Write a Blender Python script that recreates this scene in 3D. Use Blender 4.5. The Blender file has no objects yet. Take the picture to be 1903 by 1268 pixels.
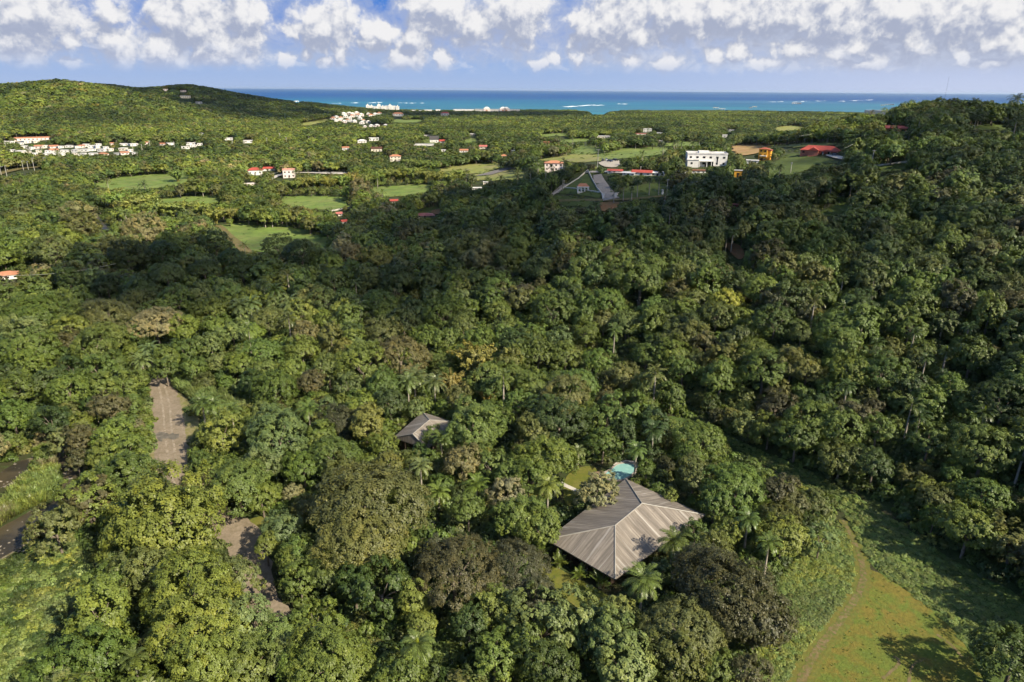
import bpy, bmesh, math, random
import numpy as np
from mathutils import Vector, Matrix
from mathutils.geometry import delaunay_2d_cdt, tessellate_polygon

R_ = math.radians
random.seed(7)
rng = np.random.default_rng(11)
scene = bpy.context.scene
COL = scene.collection

# ------------------------------------------------------------------ camera
H_CAM, PITCH, FPX, W0, H0 = 85.0, R_(19.95), 1286.0, 1903.0, 1268.0
ROLL = R_(0.42)
cam_d = bpy.data.cameras.new('camera')
cam = bpy.data.objects.new('camera', cam_d)
COL.objects.link(cam)
cam_d.sensor_width = 36.0
cam_d.lens = 36.0 * FPX / W0
cam_d.clip_start = 1.0
cam_d.clip_end = 200000.0
cam.location = (0, 0, H_CAM)
cam.rotation_euler = (Matrix.Rotation(math.pi / 2 - PITCH, 3, 'X') @ Matrix.Rotation(ROLL, 3, 'Z')).to_euler()
scene.camera = cam

# ------------------------------------------------------------------ light
SUN_AZ = math.atan2(0.80, -0.60)        # measured from +Y towards +X
SUN_EL = R_(39)
SUN = np.array([math.sin(SUN_AZ) * math.cos(SUN_EL), math.cos(SUN_AZ) * math.cos(SUN_EL), math.sin(SUN_EL)])
sun_d = bpy.data.lights.new('sun', 'SUN')
sun_d.energy = 5.0
sun_d.angle = R_(0.53)
sun_d.color = (1.0, 0.90, 0.70)
sun = bpy.data.objects.new('sun', sun_d)
COL.objects.link(sun)
sun.location = (300, -250, 400)
sun.rotation_euler = Vector(-SUN).to_track_quat('-Z', 'Y').to_euler()
scene.view_settings.view_transform = 'Standard'
scene.view_settings.look = 'None'
scene.view_settings.gamma = 1.0
EXPO = 0.88
scene.view_settings.exposure = EXPO
scene.cycles.max_bounces = 4
scene.cycles.diffuse_bounces = 2
scene.cycles.glossy_bounces = 2
scene.cycles.transmission_bounces = 2
scene.cycles.transparent_max_bounces = 12
scene.cycles.use_denoising = True
scene.cycles.use_adaptive_sampling = True
scene.cycles.adaptive_threshold = 0.045
scene.cycles.use_light_tree = True
scene.cycles.sample_clamp_indirect = 6.0


# ------------------------------------------------------------------ node helper
class NT:
    def __init__(self, tree):
        self.t = tree
        self.x = 0

    def n(self, kind, **kw):
        nd = self.t.nodes.new(kind)
        self.x += 40
        nd.location = (self.x, 0)
        for k, v in kw.items():
            setattr(nd, k, v)
        return nd

    def set(self, sock, v):
        if v is None:
            return
        if isinstance(v, bpy.types.NodeSocket):
            self.t.links.new(v, sock)
        else:
            if isinstance(v, (tuple, list)) and len(v) == 3 and sock.type == 'RGBA':
                v = (*v, 1.0)
            sock.default_value = v

    def m(self, op, a, b=None, c=None, clamp=False):
        nd = self.n('ShaderNodeMath', operation=op)
        nd.use_clamp = clamp
        for s, v in zip(nd.inputs, (a, b, c)):
            self.set(s, v)
        return nd.outputs[0]

    def v(self, op, a, b=None, c=None):
        nd = self.n('ShaderNodeVectorMath', operation=op)
        for s, v in zip(nd.inputs, (a, b, c)):
            self.set(s, v)
        return nd.outputs['Value'] if op in ('LENGTH', 'DISTANCE', 'DOT_PRODUCT') else nd.outputs[0]

    def mr(self, x, a, b, c=0.0, d=1.0, kind='SMOOTHSTEP'):
        nd = self.n('ShaderNodeMapRange', interpolation_type=kind)
        for s, v in zip(nd.inputs[:5], (x, a, b, c, d)):
            self.set(s, v)
        return nd.outputs[0]

    def mix(self, f, a, b, blend='MIX'):
        nd = self.n('ShaderNodeMix', data_type='RGBA', blend_type=blend)
        nd.clamp_factor = True
        self.set(nd.inputs[0], f)
        self.set(nd.inputs[6], a)
        self.set(nd.inputs[7], b)
        return nd.outputs[2]

    def noise(self, vec, scale, detail=4.0, rough=0.55, dist=0.0, lac=2.0):
        nd = self.n('ShaderNodeTexNoise')
        self.set(nd.inputs['Vector'], vec)
        self.set(nd.inputs['Scale'], scale)
        self.set(nd.inputs['Detail'], detail)
        self.set(nd.inputs['Roughness'], rough)
        self.set(nd.inputs['Lacunarity'], lac)
        self.set(nd.inputs['Distortion'], dist)
        return nd.outputs['Fac']

    def voro(self, vec, scale, detail=0.0, feature='F1'):
        nd = self.n('ShaderNodeTexVoronoi', feature=feature)
        self.set(nd.inputs['Vector'], vec)
        self.set(nd.inputs['Scale'], scale)
        self.set(nd.inputs['Detail'], detail)
        return nd.outputs['Distance']

    def xyz(self, a, b, c):
        nd = self.n('ShaderNodeCombineXYZ')
        for s, v in zip(nd.inputs, (a, b, c)):
            self.set(s, v)
        return nd.outputs[0]


# ------------------------------------------------------------------ world: sky with cumulus
world = bpy.data.worlds.new('World')
scene.world = world
world.use_nodes = True
wt = world.node_tree
wt.nodes.clear()
N = NT(wt)
DEG = 180 / math.pi
# cumulus in (azimuth, elevation) degrees: x, y, half width, half height, weight
SKYPX = [  # photo pixel u, v, half w, half h of each heap
    (48, 22, 90, 50), (5, 70, 60, 30), (128, 80, 18, 16), (218, 82, 30, 32), (228, 108, 30, 24), (302, 98, 27, 34), (332, 112, 24, 18),
    (355, 40, 70, 50), (455, 38, 34, 48), (405, 82, 60, 26), (400, 112, 26, 18), (465, 108, 26, 20), (530, 112, 26, 14), (545, 62, 22, 16),
    (610, 48, 54, 36), (700, 62, 50, 26), (690, 82, 34, 12), (572, 104, 14, 20), (635, 102, 16, 24), (605, 116, 14, 12),
    (815, 18, 52, 40), (885, 52, 36, 30), (960, 28, 58, 46), (750, 108, 44, 20), (822, 104, 16, 24), (770, 76, 36, 22),
    (1030, 108, 14, 14), (1075, 108, 10, 18), (1110, 55, 46, 40), (1160, 30, 60, 46), (1190, 60, 20, 26), (1280, 25, 80, 42),
    (1345, 22, 46, 44), (1235, 115, 34, 16), (1330, 104, 20, 18), (1375, 98, 20, 22), (1440, 20, 80, 42), (1560, 30, 70, 46),
    (1490, 92, 44, 24), (1590, 92, 60, 26), (1690, 20, 90, 40), (1800, 30, 90, 44), (1705, 85, 30, 32), (1790, 98, 16, 16),
    (1850, 85, 40, 24), (1900, 92, 40, 24), (1640, 60, 60, 24), (60, 118, 24, 16), (128, 118, 14, 10), (1000, 122, 22, 10), (1170, 112, 26, 12),
    (200, 20, 30, 16), (1430, 118, 40, 12), (1600, 120, 50, 10), (1840, 118, 40, 10)]
cp_, sp_ = math.cos(PITCH), math.sin(PITCH)
cr_, sr_ = math.cos(ROLL), math.sin(ROLL)


def ray(u, v):
    a, b = (u - W0 / 2) / FPX, (H0 / 2 - v) / FPX
    a, b = a * cr_ - b * sr_, a * sr_ + b * cr_
    d = np.array([a, cp_ + b * sp_, b * cp_ - sp_])
    return d / np.linalg.norm(d)


def azel(u, v):
    d = ray(u, v)
    return math.atan2(d[0], d[1]) * DEG, math.asin(d[2]) * DEG


# group: field value of the heaps at a point (x = azimuth, y = elevation, degrees)
grp = bpy.data.node_groups.new('cloud_heaps', 'ShaderNodeTree')
grp.interface.new_socket('P', in_out='INPUT', socket_type='NodeSocketVector')
grp.interface.new_socket('D', in_out='OUTPUT', socket_type='NodeSocketFloat')
G = NT(grp)
gi, go = G.n('NodeGroupInput'), G.n('NodeGroupOutput')
P = gi.outputs[0]
# ragged outlines: warp the lookup
n1 = G.n('ShaderNodeTexNoise')
G.set(n1.inputs['Vector'], P); G.set(n1.inputs['Scale'], 0.55); G.set(n1.inputs['Detail'], 5.0); G.set(n1.inputs['Roughness'], 0.6)
warp = G.v('MULTIPLY_ADD', G.v('SUBTRACT', n1.outputs['Color'], (0.5, 0.5, 0.5)), (2.2, 1.5, 0.0), P)
acc = None
for (u, v, hw, hh) in SKYPX:
    a0, e0 = azel(u, v)
    s = 1.0 / 23.0
    kk = 1.72 if hh >= 30 else 1.30
    q = G.v('LENGTH', G.v('MULTIPLY', G.v('SUBTRACT', warp, (a0, e0, 0)), (1 / (hw * s * kk), 1 / (hh * s * kk), 0)))
    acc = q if acc is None else G.m('SMOOTH_MIN', acc, q, 0.30)
bill = G.voro(warp, 1.0, 3.0, 'SMOOTH_F1')
fb = G.noise(P, 1.1, 8.0, 0.62, 0.4)
d = G.m('SUBTRACT', 1.0, acc)
d = G.m('ADD', d, G.m('MULTIPLY', G.m('SUBTRACT', 0.42, bill), 0.55))
d = G.m('ADD', d, G.m('MULTIPLY', G.m('SUBTRACT', fb, 0.5), 0.7))
G.set(go.inputs[0], d)

tc = N.n('ShaderNodeTexCoord')
sx = N.n('ShaderNodeSeparateXYZ')
N.set(sx.inputs[0], tc.outputs['Generated'])
el = N.m('MULTIPLY', N.m('ARCSINE', sx.outputs[2]), DEG)
az = N.m('MULTIPLY', N.m('ARCTAN2', sx.outputs[0], sx.outputs[1]), DEG)
pos = N.xyz(az, el, 0.0)
def heaps(p):
    g = N.n('ShaderNodeGroup')
    g.node_tree = grp
    N.set(g.inputs[0], p)
    return g.outputs[0]
D0 = heaps(pos)
D1 = heaps(N.v('ADD', pos, (0.40, 0.95, 0.0)))
alpha = N.mr(D0, -0.10, 0.34)
body = N.mr(D0, -0.7, 0.0)
# thin high veil and general cover that thickens to the right
veil = N.noise(N.v('MULTIPLY', pos, (0.13, 0.34, 0.0)), 1.0, 7.0, 0.62, 0.8)
veil = N.m('ADD', veil, N.m('MULTIPLY', N.m('SUBTRACT', az, 8.0), 0.0075))
veil = N.mr(veil, 0.42, 0.74)
tex = N.noise(pos, 1.5, 6.0, 0.58, 0.3)
light = N.m('ADD', N.m('MULTIPLY', N.m('SUBTRACT', D0, D1), 0.80), 0.42)
light = N.m('ADD', light, N.m('MULTIPLY', N.m('SUBTRACT', tex, 0.5), 0.35))
light = N.mr(light, 0.20, 0.74)
sky = N.n('ShaderNodeTexSky', sky_type='NISHITA')
sky.sun_disc = False
sky.sun_elevation = SUN_EL
sky.sun_rotation = SUN_AZ
sky.altitude = 100
sky.air_density = 1.0
sky.dust_density = 0.6
sky.ozone_density = 2.0
SKY_STR = 0.11
k = 1.0 / (SKY_STR * 2 ** EXPO)
def disp(r, g, b):      # display colour (linear) -> value before strength and exposure
    return (r * k, g * k, b * k, 1)
low = N.mix(N.mr(el, 0.0, 2.6), disp(0.40, 0.52, 0.78), disp(0.30, 0.46, 0.79))
clear = N.mix(N.mr(el, 1.5, 4.3), low, disp(0.022, 0.19, 0.68))
clear = N.mix(N.mr(el, 8.0, 30.0), clear, sky.outputs[0])
clear = N.mix(N.m('MULTIPLY', N.mr(az, 0.0, 36.0), N.mr(el, 5.5, 0.0)), clear, disp(0.56, 0.63, 0.84))
veilc = N.mix(N.mr(el, 0.5, 5.0), disp(0.47, 0.54, 0.76), disp(0.52, 0.57, 0.71))
lowfade = N.mr(el, 0.5, 2.6)
base = N.mix(N.m('MULTIPLY', N.m('MULTIPLY', veil, lowfade), N.mr(el, 60.0, 8.0, 0.35, 0.92)), clear, veilc)
base = N.mix(N.m('MULTIPLY', N.m('MULTIPLY', body, N.mr(el, 0.7, 2.4)), N.mr(az, -38.0, 14.0, 0.45, 0.72)), base, disp(0.53, 0.58, 0.71))
cl = N.mix(light, disp(0.40, 0.445, 0.58), disp(0.91, 0.90, 0.90))
cl = N.mix(N.mr(el, 3.4, 0.8, 0.0, 0.42), cl, disp(0.55, 0.62, 0.83))
full = N.mix(N.m('MULTIPLY', N.m('MULTIPLY', alpha, N.mr(el, 0.7, 2.2)), 0.96), base, cl)
puff = N.noise(N.v('MULTIPLY', pos, (0.62, 0.95, 0.0)), 1.0, 7.0, 0.6, 0.5)
puff = N.m('MULTIPLY', N.mr(puff, 0.50, 0.66), N.m('MULTIPLY', N.mr(el, 0.9, 1.7), N.mr(el, 4.2, 2.4)))
full = N.mix(N.m('MULTIPLY', puff, 0.40), full, disp(0.72, 0.76, 0.87))
full = N.mix(N.mr(el, 0.0, -1.0), full, sky.outputs[0])
bg = N.n('ShaderNodeBackground')
N.set(bg.inputs[0], full)
bg.inputs[1].default_value = SKY_STR
wo = N.n('ShaderNodeOutputWorld')
wt.links.new(bg.outputs[0], wo.inputs[0])
world.cycles.sampling_method = 'MANUAL'
world.cycles.sample_map_resolution = 512


# ------------------------------------------------------------------ terrain
def cpt(u, y, z):
    zc = y * cp_ - (z - H_CAM) * sp_
    return ((u - W0 / 2) / FPX * zc, y, z)


def gv(u, v, y, drop=0.0):           # ground under a canopy top seen at (u, v) at forward distance y
    d = ray(u, v)
    t = y / d[1]
    return (d[0] * t, y, H_CAM + d[2] * t - drop)


CP = []
for u in (-150, 0, 200, 450, 700, 950):
    for y, z in ((40, 0), (80, 0), (117, 0), (164, 0), (205, 0.3), (254, 1), (341, 2.5), (500, 4), (640, 6), (800, 8)):
        CP.append(cpt(u, y, z if u < 900 else z + (0 if y < 230 else (y - 230) * 0.11 if y < 400 else 18 - (y - 400) * 0.03)))
for u in (1200, 1450, 1700, 2000, 2200):
    for y in (40, 70):
        CP.append(cpt(u, y, 0 if u < 1900 else 2))
CP += [cpt(1150, 117, 0), cpt(1150, 150, 0), cpt(1150, 185, 0.5), cpt(1400, 100, 0), cpt(1400, 130, 0), cpt(1650, 92, 0), cpt(1650, 105, .6)]
for u, prof in {
    1100: ((205, 1), (240, 8), (280, 16), (330, 26), (380, 34), (420, 37), (480, 38), (600, 32), (800, 24)),
    1250: ((175, 1), (210, 8), (250, 16), (300, 27), (360, 36), (450, 39.5), (600, 34), (800, 26)),
    1400: ((155, 1), (190, 10), (240, 22), (300, 33), (360, 39), (430, 43), (600, 38), (800, 28)),
    1560: ((130, 1), (160, 10), (200, 20), (260, 32), (330, 43), (420, 50), (520, 54), (700, 46), (900, 30)),
    1740: ((112, 1), (130, 6), (160, 14), (200, 25), (260, 38), (330, 50), (420, 62), (520, 69), (660, 62), (900, 34)),
    1900: ((105, 3), (120, 8), (150, 18), (200, 31), (280, 46), (360, 56), (450, 60), (600, 62), (760, 52), (1000, 36)),
    2100: ((95, 6), (150, 24), (200, 36), (280, 50), (400, 60), (600, 66), (1000, 38))}.items():
    for y, z in prof:
        CP.append(cpt(u, y, z))
for u in (450, 700, 950, 1200, 1450, 1700, 1950):
    for y, z in ((1100, 13), (1600, 9), (2200, 6), (2700, 4), (3400, 4), (4600, 4)):
        if u < 600 and y < 2300:
            continue
        CP.append(cpt(u, y, z + (8 if u > 1600 and y < 1300 else 0)))
CP += [cpt(0, 900, 10), cpt(150, 950, 12), cpt(300, 950, 13), cpt(430, 950, 13), cpt(-150, 900, 14)]
CP += [cpt(0, 1080, 22), cpt(200, 1080, 20), cpt(350, 1080, 16), cpt(550, 1000, 12)]
for u, v in ((-150, 165), (0, 157), (50, 155), (110, 151), (170, 158), (230, 173), (300, 193), (360, 206), (420, 224)):
    CP.append(gv(u, v, 1450, 9))
CP += [gv(500, 240, 1250, 8), gv(0, 205, 1250, 6), gv(150, 205, 1250, 6), gv(300, 228, 1230, 6)]
for u in (0, 150, 300, 420):
    CP.append(cpt(u, 1850, 45 if u < 400 else 30))
for u, v in ((60, 158), (150, 155), (220, 159), (280, 167), (335, 157), (380, 162), (440, 173), (520, 187), (580, 192), (650, 203)):
    CP.append(gv(u, v, 2250, 10))
for u in (0, 200, 400, 600):
    CP.append(cpt(u, 2650, 15))
    CP.append(cpt(u, 3500, 4))
CP = np.array(CP)


def warp_xy(x, y):
    x = np.asarray(x, float); y = np.asarray(y, float)
    r = np.maximum(np.hypot(x, y), 35.0)
    a = np.clip(np.arctan2(x, np.maximum(y, 1e-6)), -0.85, 0.85)
    return np.stack([a * 1.25, np.log(r)], -1)


WCP = warp_xy(CP[:, 0], CP[:, 1])
def tps(d2):
    return np.where(d2 > 1e-12, 0.5 * d2 * np.log(np.maximum(d2, 1e-12)), 0.0)
nC = len(CP)
A_ = np.zeros((nC + 3, nC + 3))
d2 = ((WCP[:, None] - WCP[None]) ** 2).sum(-1)
A_[:nC, :nC] = tps(d2) + np.eye(nC) * 1e-4
A_[:nC, nC] = A_[nC, :nC] = 1
A_[:nC, nC + 1:] = WCP
A_[nC + 1:, :nC] = WCP.T
SOL = np.linalg.solve(A_, np.concatenate([CP[:, 2], [0, 0, 0]]))
COAST_U = [(-400, 2900), (560, 2900), (640, 2780), (1060, 2760), (1085, 2600), (1130, 2600), (1150, 2800), (1400, 3000), (1700, 3500), (2300, 3700)]


def coast_y(x, y):
    u = W0 / 2 + x / np.maximum(y, 50) * FPX * 1.03
    return np.interp(u, [c[0] for c in COAST_U], [c[1] for c in COAST_U])


def terrain(x, y):
    x = np.atleast_1d(np.asarray(x, float)); y = np.atleast_1d(np.asarray(y, float))
    out = np.empty(x.shape)
    for i in range(0, x.size, 20000):
        w = warp_xy(x[i:i + 20000], y[i:i + 20000])
        dd = ((w[:, None] - WCP[None]) ** 2).sum(-1)
        out[i:i + 20000] = tps(dd) @ SOL[:nC] + SOL[nC] + w @ SOL[nC + 1:]
    r = np.hypot(x, y)
    out += np.clip((r - 200) / 500, 0, 1) * 1.2 * (np.sin(x / 31 + np.sin(y / 47)) * np.cos(y / 39 + np.sin(x / 53)))
    out = np.maximum(out, 0.0)
    s = np.clip((y - coast_y(x, y)) / 60 + 0.5, 0, 1)
    out = out * (1 - s) - 6 * s
    pen = (np.clip((x - (y * 0.625)) / 300, 0, 1) * np.clip((y - 4400) / 150, 0, 1) * np.clip((5400 - y) / 200, 0, 1))
    return np.where(pen > 0, np.maximum(out, -6 + 9 * np.minimum(pen * 2, 1)), out)


def hit(u, v, off=0.0, tmax=6000):
    d = ray(u, v)
    ts = np.geomspace(30, tmax, 260)
    z = H_CAM + d[2] * ts - (terrain(d[0] * ts, d[1] * ts) + off)
    i = np.argmax(z < 0) if (z < 0).any() else len(ts) - 1
    lo, hi = ts[max(i - 1, 0)], ts[i]
    for _ in range(3):
        tt = np.linspace(lo, hi, 12)
        z = H_CAM + d[2] * tt - (terrain(d[0] * tt, d[1] * tt) + off)
        j = np.argmax(z < 0) if (z < 0).any() else 11
        lo, hi = tt[max(j - 1, 0)], tt[j]
    t = (lo + hi) / 2
    return np.array([d[0] * t, d[1] * t, H_CAM + d[2] * t])


def proj(p):
    p = np.atleast_2d(np.asarray(p, float))
    dx, dy, dz = p[:, 0], p[:, 1], p[:, 2] - H_CAM
    zc = dy * cp_ - dz * sp_
    yu = dy * sp_ + dz * cp_
    a, b = dx / zc, yu / zc
    a, b = a * cr_ + b * sr_, -a * sr_ + b * cr_
    return np.stack([W0 / 2 + a * FPX, H0 / 2 - b * FPX, zc], -1)


def plane_pt(u, v, z):
    d = ray(u, v)
    t = (z - H_CAM) / d[2]
    return np.array([d[0] * t, d[1] * t, z])


# ------------------------------------------------------------------ materials
def mat(name):
    m = bpy.data.materials.new(name)
    m.use_nodes = True
    t = m.node_tree
    t.nodes.clear()
    n = NT(t)
    out = n.n('ShaderNodeOutputMaterial')
    return m, n, out


def principled(n, out, col, rough=0.7, spec=0.25, **kw):
    b = n.n('ShaderNodeBsdfPrincipled')
    n.set(b.inputs['Base Color'], col)
    n.set(b.inputs['Roughness'], rough)
    n.set(b.inputs['Specular IOR Level'], spec)
    for k_, v_ in kw.items():
        n.set(b.inputs[k_], v_)
    n.t.links.new(b.outputs[0], out.inputs[0])
    return b


def bump(n, h, dist=0.1, strength=1.0):
    b = n.n('ShaderNodeBump')
    n.set(b.inputs['Strength'], strength)
    n.set(b.inputs['Distance'], dist)
    n.set(b.inputs['Height'], h)
    return b.outputs[0]


def geo_pos(n):
    return n.n('ShaderNodeNewGeometry').outputs['Position']


def obj_pos(n):
    return n.n('ShaderNodeTexCoord').outputs['Object']


_plain = {}
def plain(name, col, rough=0.7, spec=0.25, grime=0.25, scale=0.6):
    if name in _plain:
        return _plain[name]
    m, n, out = mat(name)
    p = obj_pos(n)
    f = n.noise(p, scale, 6, 0.65)
    c = n.mix(n.mr(f, 0.35, 0.75), col, tuple(x * (1 - grime) for x in col))
    principled(n, out, c, rough, spec)
    _plain[name] = m
    return m


def mixed(name, cols, scale, rough=0.85, spec=0.15, detail=7, fine=None, bumpd=0.0):
    """ground-like surfaces: patches of several natural colours"""
    m, n, out = mat(name)
    p = geo_pos(n)
    c = cols[0]
    for i, cc in enumerate(cols[1:]):
        f = n.noise(n.v('ADD', p, (17.3 * i, 5.1 * i, 0)), scale * (1 + 0.9 * i), detail, 0.62, 0.4)
        c = n.mix(n.mr(f, 0.44, 0.62), c, cc)
    if fine:
        f = n.noise(p, fine, 5, 0.7)
        c = n.mix(n.mr(f, 0.3, 0.7, 0.0, 0.45, 'LINEAR'), c, (0.03, 0.04, 0.012), 'MIX')
    b = principled(n, out, c, rough, spec)
    if bumpd:
        n.set(b.inputs['Normal'], bump(n, n.noise(p, fine or scale * 8, 6, 0.7), bumpd))
    return m


M_floor = mixed('forest_floor', [(0.036, 0.052, 0.017), (0.055, 0.075, 0.022), (0.05, 0.046, 0.023)], 0.09, fine=0.9, bumpd=0.3)
M_lawn = mixed('mown_lawn', [(0.13, 0.135, 0.022), (0.10, 0.12, 0.022), (0.16, 0.15, 0.035)], 0.16, fine=2.2, bumpd=0.05)
M_field = mixed('pasture', [(0.155, 0.225, 0.048), (0.20, 0.25, 0.065), (0.115, 0.17, 0.042), (0.17, 0.20, 0.06)], 0.03, fine=0.16)
M_yellowfield = mixed('dry_pasture', [(0.25, 0.26, 0.065), (0.21, 0.24, 0.07), (0.26, 0.24, 0.10)], 0.02, fine=0.2)
M_hillgrass = mixed('hill_grass', [(0.075, 0.105, 0.026), (0.095, 0.125, 0.03), (0.065, 0.085, 0.02)], 0.07, fine=0.5)
M_soil = mixed('red_soil', [(0.22, 0.105, 0.05), (0.17, 0.085, 0.042), (0.16, 0.11, 0.05)], 0.2, fine=0.9)
M_orange = mixed('orange_earth', [(0.40, 0.23, 0.11), (0.46, 0.30, 0.15), (0.30, 0.22, 0.08)], 0.05, fine=0.3)
M_gravel = mixed('gravel', [(0.25, 0.195, 0.145), (0.28, 0.222, 0.168), (0.22, 0.172, 0.124)], 0.12, fine=1.6, bumpd=0.05)
M_dirt = mixed('dirt', [(0.19, 0.135, 0.075), (0.15, 0.12, 0.05), (0.12, 0.12, 0.032)], 0.5, fine=1.4, bumpd=0.08)
M_track = mixed('worn_track', [(0.17, 0.125, 0.055), (0.13, 0.125, 0.032), (0.20, 0.14, 0.08), (0.11, 0.125, 0.03)], 0.55, fine=1.6, bumpd=0.1)
M_trackgrass = mixed('flattened_grass', [(0.14, 0.135, 0.030), (0.155, 0.13, 0.032), (0.12, 0.135, 0.03)], 0.5, fine=1.6, bumpd=0.1)
M_verge = mixed('dry_verge', [(0.20, 0.175, 0.07), (0.15, 0.155, 0.05), (0.24, 0.20, 0.11)], 0.35, fine=1.8, bumpd=0.05)
M_mown = mixed('rough_grass', [(0.165, 0.140, 0.028), (0.135, 0.155, 0.028), (0.175, 0.140, 0.030), (0.120, 0.155, 0.028)], 0.11, fine=1.3, bumpd=0.25)
M_weed = mixed('weed_ground', [(0.075, 0.115, 0.028), (0.10, 0.14, 0.035)], 0.2, fine=1.2, bumpd=0.3)
M_concrete = mixed('concrete', [(0.42, 0.39, 0.35), (0.36, 0.34, 0.31), (0.46, 0.42, 0.37)], 0.3, fine=None)
M_sand = mixed('sand', [(0.55, 0.47, 0.36), (0.60, 0.53, 0.42)], 0.05)
M_bank = mixed('river_bank', [(0.17, 0.135, 0.08), (0.15, 0.10, 0.055), (0.10, 0.11, 0.04), (0.26, 0.23, 0.18)], 0.6, fine=2.5, bumpd=0.15)
M_trunk = mixed('bark', [(0.13, 0.105, 0.08), (0.19, 0.16, 0.13)], 0.8)
M_palebark = mixed('pale_bark', [(0.34, 0.30, 0.25), (0.26, 0.23, 0.19)], 1.2)
M_deadwood = mixed('dead_wood', [(0.30, 0.25, 0.20), (0.22, 0.17, 0.13)], 1.2)


def foliage(name, trans=0.22, rough=0.5, spec=0.32, hue=0.16):
    m, n, out = mat(name)
    at = n.n('ShaderNodeAttribute', attribute_type='INSTANCER', attribute_name='tint')
    va = n.n('ShaderNodeAttribute', attribute_type='GEOMETRY', attribute_name='var')
    va2 = n.n('ShaderNodeAttribute', attribute_type='GEOMETRY', attribute_name='branch')
    c = at.outputs['Color']
    f = n.m('ADD', n.m('MULTIPLY', va.outputs['Fac'], 0.44), 0.78)
    f = n.m('MULTIPLY', f, n.m('ADD', n.m('MULTIPLY', va2.outputs['Fac'], 0.34), 0.83))
    c = n.v('SCALE', c, None)
    n.t.links.new(f, c.node.inputs['Scale'])
    n.t.links.new(at.outputs['Color'], c.node.inputs[0])
    # single branches turn a little yellower or redder, as real leaves do
    warm = n.v('MULTIPLY', c, (1.20, 1.03, 0.80))
    c2 = n.mix(n.mr(va2.outputs['Fac'], 0.55, 1.0, 0.0, 0.8, 'LINEAR'), c, warm)
    b = n.n('ShaderNodeBsdfPrincipled')
    n.set(b.inputs['Base Color'], c2)
    n.set(b.inputs['Roughness'], rough)
    n.set(b.inputs['Specular IOR Level'], spec)
    tr = n.n('ShaderNodeBsdfTranslucent')
    n.set(tr.inputs[0], n.v('MULTIPLY', c2, (1.15, 1.25, 0.55)))
    mx = n.n('ShaderNodeMixShader')
    n.set(mx.inputs[0], trans)
    n.t.links.new(b.outputs[0], mx.inputs[1])
    n.t.links.new(tr.outputs[0], mx.inputs[2])
    n.t.links.new(mx.outputs[0], out.inputs[0])
    return m


M_leaf = foliage('leaves', 0.15)
M_frond = foliage('palm_leaves', 0.15, 0.4, 0.4)
M_bloom = foliage('bracts', 0.2, 0.6, 0.2)


# ------------------------------------------------------------------ mesh helpers
def link(o, parent=None):
    COL.objects.link(o)
    if parent is not None:
        o.parent = parent
    return o


def tag(o, label=None, cat=None, group=None, kind=None):
    if label: o['label'] = label
    if cat: o['category'] = cat
    if group: o['group'] = group
    if kind: o['kind'] = kind
    return o


def empty(name, loc, rz=0.0, label=None, cat=None, group=None):
    o = bpy.data.objects.new(name, None)
    o.empty_display_size = 0.5
    o.location = loc
    o.rotation_euler = (0, 0, rz)
    COL.objects.link(o)
    return tag(o, label, cat, group)


def np_mesh(name, verts, quads, mats, attrs=None, smooth=False, mat_idx=None):
    me = bpy.data.meshes.new(name)
    verts = np.asarray(verts, np.float32)
    quads = np.asarray(quads, np.int32)
    k_ = quads.shape[1]
    me.vertices.add(len(verts))
    me.vertices.foreach_set('co', verts.ravel())
    me.loops.add(quads.size)
    me.loops.foreach_set('vertex_index', quads.ravel())
    me.polygons.add(len(quads))
    me.polygons.foreach_set('loop_start', np.arange(0, quads.size, k_, dtype=np.int32))
    if smooth:
        me.polygons.foreach_set('use_smooth', np.ones(len(quads), bool))
    for m_ in mats:
        me.materials.append(m_)
    if mat_idx is not None:
        me.polygons.foreach_set('material_index', np.asarray(mat_idx, np.int32))
    for nm, (dom, arr) in (attrs or {}).items():
        a = me.attributes.new(nm, 'FLOAT', dom)
        a.data.foreach_set('value', np.asarray(arr, np.float32))
    me.update(calc_edges=True)
    me.validate()
    return me


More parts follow.
